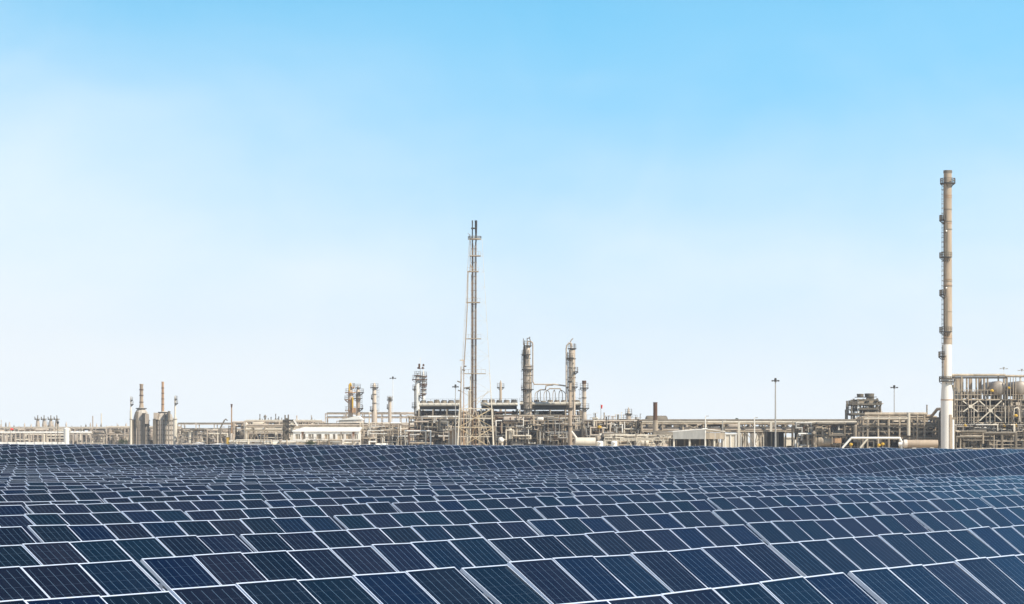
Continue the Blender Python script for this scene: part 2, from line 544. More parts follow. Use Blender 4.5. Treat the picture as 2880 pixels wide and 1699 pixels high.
for k, n, s, cnt, d0, d1 in tables:
    idx = cnt_in_row.get(k, 0); cnt_in_row[k] = idx + 1
    sm = s + cnt / 2
    top = Vector((-CP * n + SP * sm, SP * n + CP * sm, CAMZ - (d0 + d1) / 2))
    slope = math.atan2(d0 - d1, cnt)
    flat = -6.0 * max(0.0, min(1.0, (s - 50) / 25)) * max(0.0, min(1.0, (134 - sm) / 10))   # set flatter in the hollow
    tj = rnd.gauss(0, 0.8 if k <= 4 else (0.9 if sm > 128 else 2.6)) + flat
    rot = Euler((R(tj), -slope, R(90) - PHI), 'XYZ')
    loc = top - rot.to_matrix() @ Vector((0, 0, HTOP))
    num = 'nine' if cnt == 9 else 'eight'
    where = ' on far rise' if sm > 128 else ''
    t = thing('solar_table', f'{num}-panel blue solar table{where}, {ordn(idx)} from left in {ordn(k)} row from front',
              'solar panels', loc, 'tilted solar tables in rows')
    t.rotation_euler = rot
    near = k <= 7
    for j in range(cnt):
        p = bpy.data.objects.new('panel', ME_CELLS if near else ME_FULL)
        p.parent = t
        y = PL / 2
        p.location = (j + 0.5 - cnt / 2, -y * math.cos(TH), HTOP - y * math.sin(TH) + rnd.gauss(0, 0.003))
        p.rotation_euler = (TH + R(rnd.gauss(0, 0.55)), R(rnd.gauss(0, 0.35)), 0)
        COL.objects.link(p)
        if near:
            q = bpy.data.objects.new('frame', ME_FRAME)
            q.parent = p
            COL.objects.link(q)
    rail, post = support_meshes(cnt)
    for nm, me in (('rail', rail), ('support_post', post)):
        q = bpy.data.objects.new(nm, me); q.parent = t; COL.objects.link(q)
print('tables', len(tables), 'panels', sum(t[3] for t in tables))
#REFINERY
# ------------------------------------------------------------------ refinery: helpers
class At:
    """a depth: photograph columns and rows become metres at that distance"""
    def __init__(s, Y): s.Y = Y; s.k = Y / 7000.0
    def X(s, x): return (x - 1440) * s.k
    def Z(s, y): return CAMZ - (y - 1225) * s.k
    def m(s, p): return p * s.k
rr = random.Random(11)
ZB = ZG - 0.2                           # feet a little below the ground

def railing(mb, c, r, a0, a1, h=1.1, n=10, t=0.05):
    c = Vector(c); pts = []
    for i in range(n + 1):
        a = a0 + (a1 - a0) * i / n
        p = c + Vector((r * math.cos(a), r * math.sin(a), 0)); pts.append(p)
        mb.beam(p, p + Vector((0, 0, h)), t)
    for i in range(n):
        for hh in (h, h * 0.5):
            mb.beam(pts[i] + Vector((0, 0, hh)), pts[i + 1] + Vector((0, 0, hh)), t)
def platform(t, c, r0, r1, a0=0.0, a1=2 * math.pi, m='dark', th=0.22, rail=True, rm='mid', rt=0.045, rh=1.1):
    mb = MB(); mb.arc_slab(c, r0, r1, a0, a1, th)
    for i in range(5):                   # brackets under the slab
        a = a0 + (a1 - a0) * (i + 0.5) / 5
        d = Vector((math.cos(a), math.sin(a), 0))
        mb.beam(Vector(c) + d * r0 - Vector((0, 0, (r1 - r0) * 0.8)), Vector(c) + d * r1, 0.1)
    p = part('platform', mb, m, t)
    if rail:
        rb = MB(); railing(rb, (c[0], c[1], c[2] + th), r1 - 0.06, a0, a1, rh, 10, rt)
        part('railing', rb, rm, p)
    return p
def ladder(t, x, y, z0, z1, m='mid', w=0.45, cage=True, step=2.2, hoop=0.45, th=0.07):
    mb = MB()
    for s in (-1, 1): mb.beam((x + s * w / 2, y, z0), (x + s * w / 2, y, z1), th)
    n = max(2, int((z1 - z0) / 1.2))
    for i in range(n): mb.beam((x - w / 2, y, z0 + (z1 - z0) * i / n), (x + w / 2, y, z0 + (z1 - z0) * i / n), th * 0.8)
    if cage:
        z = z0 + 2.2
        while z < z1:
            mb.arc_slab((x, y, z), hoop, hoop + 0.07, math.pi * 0.5, math.pi * 1.75, 0.10, 8)
            z += step
    return part('ladder', mb, m, t)
def light_mast(name, label, Y, x, yhead, ybase=None, w=0.28, head=2.2, m='galv', group='light masts over the plant', lm='dark'):
    a = At(Y); X, zt = a.X(x), a.Z(yhead)
    t = thing(name, label, 'light mast', (X, Y, ZG), group)
    part('pole', MB().tube((X, Y, ZB), (X, Y, zt), w * 0.65, w * 0.38, 10), m, t)
    arm = MB().beam((X - head / 2, Y, zt), (X + head / 2, Y, zt), 0.12)
    arm.lathe((X, Y, zt), [(0.28, -0.25), (0.28, 0.3), (0.1, 0.45)], 10)
    part('crossarm', arm, lm, t)
    for dx, dz in ((-head / 2, 0), (0, 0.45), (head / 2, 0)):
        lb = MB().box(X + dx - head * 0.16, X + dx + head * 0.16, Y - 0.35, Y + 0.25, zt + dz - 0.16, zt + dz + 0.14)
        part('lamp', lb, lm, t)
    return t
def tree_leaves(c, rx, ry, rz, n, size, seed):
    r = random.Random(seed); mb = MB()
    for i in range(n):
        while True:
            p = Vector((r.uniform(-1, 1), r.uniform(-1, 1), r.uniform(-1, 1)))
            if 0.25 < p.length < 1: break
        k = 0.75 + 0.35 * math.sin(p.x * 4 + seed) * math.cos(p.z * 5)
        q = Vector(c) + Vector((p.x * rx * k, p.y * ry * k, p.z * rz * k))
        d = Vector((r.gauss(0, 1), r.gauss(0, 1), r.gauss(0, 0.6))).normalized()
        e = d.cross(Vector((r.gauss(0, 1), r.gauss(0, 1), r.gauss(0, 1)))).normalized()
        s = size * r.uniform(0.6, 1.3)
        mb.add([q - d * s, q + e * s * 0.45, q + d * s, q - e * s * 0.45], [(0, 1, 2, 3)])
    return mb

def pipe_rack(name, label, Y, x0, x1, levels, bay, depth, ncross=2, pipes=3, post_w=0.34, pm='beige', pipem=('pale', 'clad', 'mid'),
              brace=0.4, risers=0.8, seed=1, rail=False, deck=None, group=None, cat='pipe rack', pr=(0.13, 0.33), valves=0.0):
    """frames of posts with beams at the given photograph rows, carrying pipes along their length"""
    r = random.Random(seed); a = At(Y)
    xa, xb = a.X(x0), a.X(x1); zs = [a.Z(y) for y in levels]
    zt = max(zs)
    t = thing(name, label, cat, ((xa + xb) / 2, Y, ZG), group)
    n = max(1, round((xb - xa) / bay))
    xs = [xa + (xb - xa) * i / n for i in range(n + 1)]
    ys = [Y + depth * j / (ncross - 1) for j in range(ncross)]
    for i, x in enumerate(xs):
        for j, y in enumerate(ys):
            part('post', MB().box(x - post_w / 2, x + post_w / 2, y - post_w / 2, y + post_w / 2, ZB, zt + r.uniform(0, 0.5)), pm, t)
    for z in zs:
        mb = MB()
        for y in (ys[0], ys[-1]): mb.beam((xa, y - post_w * 0.52, z), (xb, y - post_w * 0.52, z), post_w * 0.55, post_w * 1.0)
        for x in xs: mb.beam((x + 0.002, ys[0], z - 0.01), (x + 0.002, ys[-1], z - 0.01), post_w * 0.7, post_w * 0.9)
        part('beam', mb, pm, t)
        for q in range(pipes):
            rad = r.uniform(*pr); y = r.uniform(ys[0] + 0.3, ys[-1] - 0.3)
            u = r.uniform(0, 0.25) if r.random() < 0.35 else 0; v = r.uniform(0.75, 1) if r.random() < 0.35 else 1
            p0, p1 = xa + (xb - xa) * u, xa + (xb - xa) * v
            mb = MB(); zz = z + post_w * 0.5 + rad
            pts = [(p0, y, zz), (p1, y, zz)]
            if u > 0 and r.random() < 0.8: pts = [(p0, y, zz - r.uniform(1, 3))] + pts
            if v < 1 and r.random() < 0.8: pts = pts + [(p1, y, zz - r.uniform(1, 3))]
            mb.path(pts, rad)
            part('pipe', mb, r.choice(pipem), t, True)
    for i in range(n):
        if r.random() < brace:
            j = 0; zlo, zhi = (min(zs), max(zs)) if len(zs) > 1 and r.random() < 0.5 else (ZB, min(zs))
            mb = MB()
            y = ys[j] - post_w * 0.62
            xm = (xs[i] + xs[i + 1]) / 2
            if r.random() < 0.5:
                mb.beam((xs[i], y, zlo), (xm, y, zhi), 0.18); mb.beam((xs[i + 1], y, zlo), (xm, y, zhi), 0.18)
            else:
                mb.beam((xs[i], y, zlo), (xs[i + 1], y, zhi), 0.16); mb.beam((xs[i], y - 0.18, zhi), (xs[i + 1], y - 0.18, zlo), 0.16)
            part('brace', mb, pm, t)
        for q in range(int(risers * 2 + r.random())):
            x = r.uniform(xs[i], xs[i + 1]); y = r.uniform(ys[0], ys[-1]); rad = r.uniform(0.08, 0.26)
            za, zb = sorted((r.uniform(ZB, zt), r.uniform(ZB, zt + 0.8)))
            if zb - za < 1.5: zb = za + 1.5
            mb = MB(); mb.path([(x, y, za), (x, y, zb), (x + r.choice((-1, 1)) * r.uniform(0.5, 2), y, zb)], rad, 7)
            part('riser', mb, r.choice(pipem), t, True)
    if deck:
        for yv in deck:
            z = a.Z(yv)
            part('walkway', MB().box(xa, xb, ys[0], ys[-1], z - 0.12, z - 0.03), 'dark', t)
    if rail:
        mb = MB(); z = zt + post_w / 2
        for x in [xa + (xb - xa) * i / (n * 3) for i in range(n * 3 + 1)]: mb.beam((x, ys[0] - 0.3, z), (x, ys[0] - 0.3, z + 1.1), 0.06)
        for hh in (0.55, 1.1): mb.beam((xa, ys[0] - 0.3, z + hh), (xb, ys[0] - 0.3, z + hh), 0.06)
        part('railing', mb, pm, t)
    # drums, exchangers and pumps standing inside the frame, dark in its shade
    for q in range(int((xb - xa) / 7 * risers)):
        x = r.uniform(xa + 1, xb - 1); y = r.uniform(ys[0] + 1, ys[-1]); rad = r.uniform(0.5, 1.1)
        z = ZG + rad + r.choice((0.3, 0.6)) if r.random() < 0.6 else r.choice(zs) + rad + 0.2
        if z + rad > zt + 1.0: z = ZG + rad + 0.4
        mb = MB().vessel((x, y, z), rad, r.uniform(2.5, 5), 'x', 12)
        mb.box(x - 1.0, x - 0.7, y - rad * 0.6, y + rad * 0.6, z - rad - 0.6, z - rad * 0.7)
        mb.box(x + 0.7, x + 1.0, y - rad * 0.6, y + rad * 0.6, z - rad - 0.6, z - rad * 0.7)
        part('drum', mb, r.choice(('mid', 'clad', 'pale', 'mid')), t, True)
    return t, xs, ys, zs

def shell_prof(k, spec):                # [(photo half width, photo row), ...] -> metres
    return [(p * k, CAMZ - (y - 1225) * k) for p, y in spec]

def column(name, label, Y, x, spec, m='clad', plats=(), rings=(), lad=None, group=None, cat='process column', pm='dark'):
    """upright vessel; spec runs from the foot up in (half width, row); plats: (row, extra width px, a0, a1)"""
    a = At(Y); X = a.X(x)
    t = thing(name, label, cat, (X, Y, ZG), group)
    pr = [(spec[0][0] * a.k, ZB)] + shell_prof(a.k, spec)
    part('shell', MB().lathe((X, Y, 0), pr, 22), m, t, True)
    def rad(y):
        s = sorted(spec, key=lambda q: q[1])
        for (w0, y0), (w1, y1) in zip(s, s[1:]):
            if y0 <= y <= y1: return (w0 + (w1 - w0) * (y - y0) / max(y1 - y0, 1e-6)) * a.k
        return s[-1][0] * a.k if y > s[-1][1] else s[0][0] * a.k
    for y in rings:
        r_ = rad(y); part('ring', MB().arc_slab((X, Y, a.Z(y)), r_ * 0.98, r_ + 0.14, 0, 2 * math.pi, 0.22, 20), 'mid', t)
    for y, e, a0, a1 in plats:
        r_ = rad(y); platform(t, (X, Y, a.Z(y)), r_ * 0.97, r_ + e * a.k, R(a0), R(a1), pm, 0.25)
    if lad:
        side, y0, y1 = lad
        r_ = max(rad(y0), rad(y1)); ladder(t, X + side * (r_ + 0.35), Y - 0.2, a.Z(y0), a.Z(y1))
    return t, a, X, rad

def furnace_legs(mb, xs, ys, z0, z1, w):
    for x in xs:
        for y in ys: mb.beam((x, y, z0), (x, y, z1), w)

# ------------------------------------------------------------------ refinery, right: the tall chimney
Y = 540.0; a = At(Y); X = a.X(2665.5)
t = thing('tall_chimney', 'tallest chimney at right, tan steel above a thick white base', 'chimney', (X, Y, ZG))
part('base_shell', MB().lathe((X - a.m(2.5), Y, 0), [(a.m(17.0), ZB)] + shell_prof(a.k, [(17.0, 1126), (14.0, 1078), (13.3, 969)]), 28), 'cream', t, True)
part('upper_shell', MB().lathe((X, Y, 0), shell_prof(a.k, [(12.2, 968.6), (11.6, 800), (11.2, 640), (11.3, 482), (12.0, 481.5), (12.0, 480)]), 28), 'tan', t, True)
for y in (551, 556.5, 590, 624, 629, 646, 787, 792, 803, 806, 878, 949, 954):
    part('band', MB().arc_slab((X, Y, a.Z(y)), a.m(11), a.m(12.4 if y > 640 else 12.0), 0, 2 * math.pi, a.m(1.6), 28), 'orange' if y % 2 else 'mid', t)
part('band', MB().arc_slab((X - a.m(2.5), Y, a.Z(1126)), a.m(16), a.m(17.6), 0, 2 * math.pi, a.m(2.5), 28), 'orange', t)
platform(t, (X, Y, a.Z(517.5)), a.m(11), a.m(21.5), 0, 2 * math.pi, 'dark', a.m(3.2), True, 'mid', 0.12, a.m(12))
for y, a0, a1 in ((621, 150, 235), (726, 175, 290), (831, 150, 235), (935.5, 175, 290), (1004.5, 150, 240)):
    platform(t, (X, Y, a.Z(y)), a.m(11), a.m(23.5 if y < 1000 else 26), R(a0), R(a1), 'dark', a.m(3.0), True, 'mid', 0.12, a.m(12))
platform(t, (X - a.m(2), Y, a.Z(1074)), a.m(13), a.m(22.5), 0, 2 * math.pi, 'dark', a.m(2.6), True, 'mid', 0.14, a.m(12))
platform(t, (X - a.m(2), Y, a.Z(1064)), a.m(12.8), a.m(18.5), 0, 2 * math.pi, 'dark', a.m(2), False)
part('crown', MB().arc_slab((X, Y, a.Z(487)), a.m(11.5), a.m(12.3), 0, 2 * math.pi, a.m(7.5), 28), 'mid', t)
ladder(t, X - a.m(14.6), Y - 0.3, a.Z(1062), a.Z(520), 'mid', 0.35, True, a.m(13.5), a.m(3.2), 0.09)
for y0, y1, off in ((725, 628, -6.0), (934, 838, -6.0), (1062, 1000, -8.5)):  # boxes coloured as the shadow of the platforms and ladder
    part('shadow_strip', MB().box(X + a.m(off - 3.6), X + a.m(off + 3.2), Y - a.m(13.4), Y - a.m(9), a.Z(y0), a.Z(y1)), 'mid' if y0 < 1000 else 'tan', t)
for y in (651, 811):
    part('lamp', MB().ball((X - a.m(6.5), Y - a.m(14.5), a.Z(y)), a.m(2.6)), 'white', t, True)
part('duct', MB().box(X + a.m(2.0), X + a.m(8.5), Y - a.m(18.5), Y - a.m(12), ZB, a.Z(1166)), 'tan', t)
part('pipe', MB().tube((X + a.m(11.5), Y - a.m(14), ZB), (X + a.m(11.5), Y - a.m(14), a.Z(1180)), a.m(4.4), a.m(4.4), 14), 'white', t, True)
part('pipe', MB().path([(X + a.m(16.5), Y - a.m(6), ZB), (X + a.m(16.5), Y - a.m(6), a.Z(1101)), (X + a.m(12), Y - a.m(6), a.Z(1082))], a.m(2.2), 10), 'mid', t, True)
part('bracket', MB().box(X + a.m(4), X + a.m(21), Y - a.m(15), Y - a.m(9), a.Z(1178), a.Z(1174)), 'beige', t)

# ------------------------------------------------------------------ right edge: open steel structure with drums
Y = 545.0; a = At(Y)
t = thing('process_structure', 'open steel structure with drums and X bracing at the right edge', 'steel structure', (a.X(2790), Y, ZG))
cols = [2686, 2705, 2751, 2817, 2845, 2873, 2910, 2950]
for x in cols:
    for j, dy in enumerate((0, 7, 14)):
        w_ = a.m(5.2 if x in (2751, 2845) else 3.4)
        top = 1126 if x not in (2705, 2777) else 1058
        part('post', MB().box(a.X(x) - w_ / 2, a.X(x) + w_ / 2, Y + dy - w_ / 2, Y + dy + w_ / 2, ZB, a.Z(top)), 'beige' if j == 0 else 'mid', t)
for y, th, m_ in ((1124, 3.2, 'beige'), (1141, 1.4, 'grey'), (1157, 2.6, 'grey'), (1173, 1.3, 'beige'), (1189, 2.4, 'beige'), (1200, 1.2, 'grey'), (1210, 3.2, 'grey'), (1222, 1.3, 'beige'), (1233, 2.0, 'mid'), (1255, 2.0, 'beige')):
    mb = MB()
    for dy in (-0.35, 14.35): mb.box(a.X(2684), a.X(2952), Y + dy - 0.15, Y + dy + 0.15, a.Z(y) - a.m(th) / 2, a.Z(y) + a.m(th) / 2)
    for x in cols: mb.box(a.X(x) - 0.1, a.X(x) + 0.1, Y - 0.2, Y + 14.2, a.Z(y) - a.m(th) / 2 + 0.02, a.Z(y) + a.m(th) / 2 - 0.02)
    part('beam', mb, m_, t)
for y, x0, x1 in ((1127, 2684, 2952), (1192, 2751, 2952), (1213, 2684, 2952)):
    part('shade_deck', MB().box(a.X(x0), a.X(x1), Y + 0.3, Y + 14, a.Z(y) - 0.1, a.Z(y) + 0.05), 'dark', t)
for x0, x1, y0, y1 in ((2753, 2815, 1127, 1183), (2707, 2749, 1128, 1158), (2757, 2800, 1190, 1210), (2775, 2812, 1212, 1262), (2822, 2843, 1214, 1256)):
    mb = MB()
    mb.beam((a.X(x0), Y - 0.5, a.Z(y0)), (a.X(x1), Y - 0.5, a.Z(y1)), 0.24); mb.beam((a.X(x0), Y - 0.78, a.Z(y1)), (a.X(x1), Y - 0.78, a.Z(y0)), 0.24)
    mb.box(a.X((x0 + x1) / 2) - 0.4, a.X((x0 + x1) / 2) + 0.4, Y - 0.95, Y - 0.4, a.Z((y0 + y1) / 2) - 0.35, a.Z((y0 + y1) / 2) + 0.35)
    part('cross_brace', mb, 'pale', t)
# upper floor: roof pipe on short columns
part('header_pipe', MB().tube((a.X(2679), Y + 1, a.Z(1055)), (a.X(2830), Y + 1, a.Z(1055)), a.m(4), None, 14), 'beige', t, True)
part('header_pipe', MB().tube((a.X(2830), Y + 1.5, a.Z(1057)), (a.X(2950), Y + 1.5, a.Z(1058.5)), a.m(3.6), None, 14), 'beige', t, True)
part('beam', MB().box(a.X(2682), a.X(2834), Y + 0.6, Y + 1.6, a.Z(1064.5), a.Z(1060)), 'dark', t)
for x, w_ in ((2692, 3), (2699, 3.5), (2705, 5), (2716, 8), (2727, 3), (2741, 8), (2754, 3), (2768, 8), (2777, 4), (2786, 3), (2833, 4), (2840, 3.5)):
    part('support_column', MB().box(a.X(x) - a.m(w_) / 2, a.X(x) + a.m(w_) / 2, Y + 2 + w_ * 0.3, Y + 3 + w_ * 0.3, a.Z(1125), a.Z(1062)), 'beige' if w_ < 7 else 'tan', t)
mb = MB()
for i in range(17):
    x = a.X(2684) + i * a.m(9.3); mb.beam((x, Y - 0.3, a.Z(1124)), (x, Y - 0.3, a.Z(1097)), 0.1)
for y in (1097, 1110): mb.beam((a.X(2684), Y - 0.3, a.Z(y)), (a.X(2833), Y - 0.3, a.Z(y)), 0.12)
part('railing', mb, 'beige', t)
part('drum', MB().vessel((a.X(2751), Y + 8, a.Z(1109)), a.m(10), a.m(52), 'x', 18), 'mid', t, True)
for x in (2808, 2870):
    d = part('drum', MB().vessel((a.X(x), Y + 6, a.Z(1092)), a.m(20.5), 14, 'y', 26), 'grey', t, True)
    part('nozzle', MB().tube((a.X(x) + 0.3, Y + 1.6, a.Z(1074)), (a.X(x) + 0.3, Y + 1.6, a.Z(1056)), a.m(2.4), None, 10), 'pale', d, True)
    part('saddle', MB().box(a.X(x) - a.m(15), a.X(x) + a.m(15), Y + 2, Y + 3, a.Z(1124), a.Z(1108)), 'mid', d)
for i, x in enumerate((2690, 2697, 2713, 2722, 2730, 2738, 2760, 2772, 2783, 2796, 2806, 2826, 2835, 2850, 2857, 2862, 2868, 2880)):
    y0, y1 = ((1262, 1126), (1212, 1140), (1262, 1190), (1190, 1110))[i % 4]
    part('stanchion', MB().box(a.X(x) - a.m(0.8), a.X(x) + a.m(0.8), Y - 0.9 + (i % 3) * 0.1, Y - 0.55 + (i % 3) * 0.1, a.Z(y0), a.Z(y1)), ('beige', 'grey', 'pale')[i % 3], t)
for x in (2830, 2838, 2846, 2853):
    part('stanchion', MB().box(a.X(x) - a.m(0.8), a.X(x) + a.m(0.8), Y - 1.6, Y - 1.3, a.Z(1124), a.Z(1062)), 'beige', t)
for y0, x0, x1 in ((1189, 2684, 2751), (1157, 2751, 2845), (1210, 2751, 2890), (1124, 2833, 2890)):
    mb = MB(); nn = int((x1 - x0) / 7)
    for i in range(nn + 1): mb.beam((a.X(x0 + (x1 - x0) * i / nn), Y - 0.7, a.Z(y0)), (a.X(x0 + (x1 - x0) * i / nn), Y - 0.7, a.Z(y0) + 1.1), 0.07)
    for h_ in (0.55, 1.1): mb.beam((a.X(x0), Y - 0.7, a.Z(y0) + h_), (a.X(x1), Y - 0.7, a.Z(y0) + h_), 0.07)
    part('railing', mb, 'beige', t)
for x, y in ((2835, 1091), (2787, 1099), (2711.5, 1197), (2854, 1169), (2820, 1197), (2854, 1197)):
    part('valve', MB().lathe((a.X(x), Y - 1.2, a.Z(y)), [(a.m(1), -a.m(3.5)), (a.m(5), -a.m(2.5)), (a.m(5.5), a.m(1)), (a.m(2), a.m(4))], 12), 'yellow', t, True)
part('shade_backing', MB().box(a.X(2684), a.X(2952), Y + 15.2, Y + 15.6, ZB, a.Z(1186)), 'dark', t)  # dark sheet added so gaps in the steelwork read as shade
part('shade_backing', MB().box(a.X(2757), a.X(2842), Y + 12.2, Y + 12.6, a.Z(1188), a.Z(1128)), 'dark', t)  # second dark sheet added to deepen the shade of the middle bays
for i in range(46):
    x = rr.uniform(2690, 2880); y0 = rr.choice((1262, 1262, 1212, 1190, 1157)); hgt = rr.uniform(14, 55); rad = rr.uniform(0.7, 2.4)
    xx, yy = a.X(x), Y + rr.uniform(0.8, 13)
    z1 = min(a.Z(y0) + a.m(hgt), a.Z(1128)); z0 = a.Z(y0)
    part('riser', MB().path([(xx, yy, z0), (xx, yy, z1), (xx + rr.choice((-1, 1)) * a.m(rr.uniform(4, 22)), yy, z1)], a.m(rad), 8), rr.choice(('beige', 'pale', 'mid', 'clad')), t, True)
for x, y, r_, ln in ((2770, 1140, 9, 60), (2720, 1176, 10, 40), (2740, 1236, 9, 50), (2790, 1240, 8, 40), (2856, 1236, 10, 34), (2866, 1150, 8, 30)):
    part('exchanger', MB().vessel((a.X(x), Y + 8.5, a.Z(y)), a.m(r_), a.m(ln), 'x', 16), 'mid', t, True)
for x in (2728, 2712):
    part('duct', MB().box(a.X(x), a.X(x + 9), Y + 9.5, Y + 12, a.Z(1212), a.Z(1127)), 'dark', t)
part('pipe', MB().path([(a.X(2848), Y - 0.9, a.Z(1180)), (a.X(2850), Y - 0.9, a.Z(1150)), (a.X(2858), Y - 0.9, a.Z(1146)), (a.X(2863), Y - 0.9, a.Z(1150)), (a.X(2866), Y - 0.9, a.Z(1186))], a.m(1.6), 8), 'pale', t, True)
part('header_pipe', MB().tube((a.X(2776), Y - 1.0, a.Z(1209)), (a.X(2950), Y - 1.0, a.Z(1210)), a.m(3.0), None, 12), 'pale', t, True)
part('shadow_strip', MB().box(a.X(2690), a.X(2742), Y - 1.1, Y - 0.6, a.Z(1214), a.Z(1211)), 'pale', t)
for xh in (2823, 2874):
    light_mast('light_mast', 'pale thin lamp mast showing over the drums, ' + ('left' if xh < 2850 else 'right') + ' of two at the right edge', 900, xh, 1037 if xh < 2850 else 1042, w=0.16, head=2.2, m='white', lm='galv')

# ------------------------------------------------------------------ right: pipe bridge structure left of the chimney
t, xs, ys, zs = pipe_rack('pipe_rack', 'four-level pipe rack under the fat beige header pipe beside the chimney', 560, 2428, 2640, (1178, 1199, 1213, 1232), 5.2, 9, 3, 4,
                          0.36, 'beige', ('beige', 'mid', 'clad', 'pale'), 0.5, 1.6, 5)
a = At(560)
part('shade_backing', MB().box(a.X(2432), a.X(2640), 586, 586.4, ZB, a.Z(1203)), 'dark', t)  # dark sheet added behind the rack for shadowy gaps
for y in (1188, 1206, 1222):  # decks added to throw the rack interior into shade
    part('shade_deck', MB().box(a.X(2430), a.X(2638), 560.5, 568.5, a.Z(y) - 0.1, a.Z(y)), 'dark', t)
a = At(558)
t = thing('header_pipe', 'fat beige pipe bending up to the chimney, with a vertical leg', 'large pipe', (a.X(2520), 558, ZG))
part('main_run', MB().tube((a.X(2432), 558, a.Z(1165)), (a.X(2606), 558, a.Z(1165)), a.m(5.2), None, 16), 'beige', t, True)
part('vertical_leg', MB().tube((a.X(2555), 557.8, a.Z(1161)), (a.X(2555), 557.8, a.Z(1225)), a.m(5), None, 16), 'pale', t, True)
part('rising_bend', MB().path([(a.X(2600), 558.3, a.Z(1171)), (a.X(2622), 558.3, a.Z(1169)), (a.X(2634), 557, a.Z(1151)), (a.X(2652), 552, a.Z(1150))], a.m(4.2), 14), 'tan', t, True)
part('pipe', MB().tube((a.X(2428), 556.5, a.Z(1177)), (a.X(2550), 556.5, a.Z(1177)), a.m(2.2), None, 10), 'pale', t, True)
for x in (2440, 2470, 2500, 2530, 2580, 2600):
    part('support', MB().box(a.X(x) - 0.15, a.X(x) + 0.15, 557.6, 558.4, ZB, a.Z(1168)), 'beige', t)
a = At(575)
t = thing('vent_pole', 'thin upright vent pipe on the rack left of the chimney', 'vent pipe', (a.X(2607), 575, ZG))
part('pipe', MB().tube((a.X(2607), 575, ZB), (a.X(2607), 575, a.Z(1140)), a.m(2.0), None, 10), 'beige', t, True)
part('cap', MB().tube((a.X(2607), 575, a.Z(1140)), (a.X(2607), 575, a.Z(1138.5)), a.m(2.5), None, 10), 'mid', t)

# air cooler tower at x 2390-2485
Y = 590.0; a = At(Y)
t = thing('cooler_tower', 'steel tower carrying two tiers of dark fan drums, right of centre', 'cooler tower', (a.X(2438), Y, ZG))
for x in (2395, 2414, 2442, 2467):
    for dy in (0, 8):
        part('post', MB().box(a.X(x) - 0.2, a.X(x) + 0.2, Y + dy - 0.2, Y + dy + 0.2, ZB, a.Z(1120 if x != 2395 else 1126)), 'white' if x == 2414 and dy == 0 else 'mid', t)
for y, x0, x1 in ((1137, 2395, 2478), (1125, 2410, 2470), (1164, 2392, 2490), (1150, 2414, 2470)):
    mb = MB()
    for dy in (-0.3, 8.3): mb.box(a.X(x0), a.X(x1), Y + dy - 0.1, Y + dy + 0.1, a.Z(y) - 0.2, a.Z(y) + 0.2)
    part('beam', mb, 'mid', t)
part('shade_deck', MB().box(a.X(2409), a.X(2471), Y, Y + 8, a.Z(1137.5), a.Z(1135.5)), 'dark', t)
part('fan_house', MB().box(a.X(2409), a.X(2433), Y + 0.4, Y + 7.6, a.Z(1134.5), a.Z(1128)), 'beige', t)
part('fan_house', MB().box(a.X(2436), a.X(2466), Y + 0.4, Y + 7.6, a.Z(1134.5), a.Z(1124)), 'beige', t)
for x, y0, y1, w_, m_ in ((2427, 1123, 1128, 15, 'mid'), (2426, 1107, 1116, 10, 'mid'), (2452, 1106, 1115, 14, 'mid'), (2454, 1116, 1124, 12, 'pale')):
    part('fan_drum', MB().lathe((a.X(x), Y + 4, 0), [(a.m(w_ * 0.9), a.Z(y1)), (a.m(w_), a.Z(y0)), (a.m(w_) - 0.15, a.Z(y0))], 20), m_, t, True)
part('shade_deck', MB().box(a.X(2416), a.X(2467), Y + 0.5, Y + 7.5, a.Z(1117), a.Z(1115.6)), 'dark', t)
for i in range(16):
    x = rr.uniform(2396, 2490); hgt = rr.uniform(10, 36)
    part('riser', MB().path([(a.X(x), Y + rr.uniform(0, 7), a.Z(1190)), (a.X(x), Y + 3, a.Z(1170 - hgt)), (a.X(x) + rr.choice((-1, 1)) * a.m(8), Y + 3, a.Z(1170 - hgt))], a.m(rr.uniform(0.8, 1.8)), 7), rr.choice(('mid', 'clad', 'dark', 'pale')), t, True)
mb = MB(); mb.box(a.X(2392), a.X(2400), Y + 1, Y + 4, a.Z(1138), a.Z(1126)); mb.box(a.X(2475), a.X(2482), Y + 1, Y + 4, a.Z(1140), a.Z(1128))
part('exchanger', mb, 'mid', t)
mb = MB()
for i in range(9): mb.beam((a.X(2392) + i * a.m(2.9), Y - 0.4, a.Z(1137)), (a.X(2392) + i * a.m(2.9), Y - 0.4, a.Z(1130)), 0.08)
mb.beam((a.X(2392), Y - 0.4, a.Z(1130)), (a.X(2416), Y - 0.4, a.Z(1130)), 0.1)
part('railing', mb, 'mid', t)

light_mast('light_mast', 'light mast with three lamps between the fan tower and the chimney', 620, 2515, 1090, w=0.24, head=1.4)
light_mast('light_mast', 'tall light mast rising alone above the pipe bridge right of centre', 540, 2181, 1071, w=0.34, head=1.25)

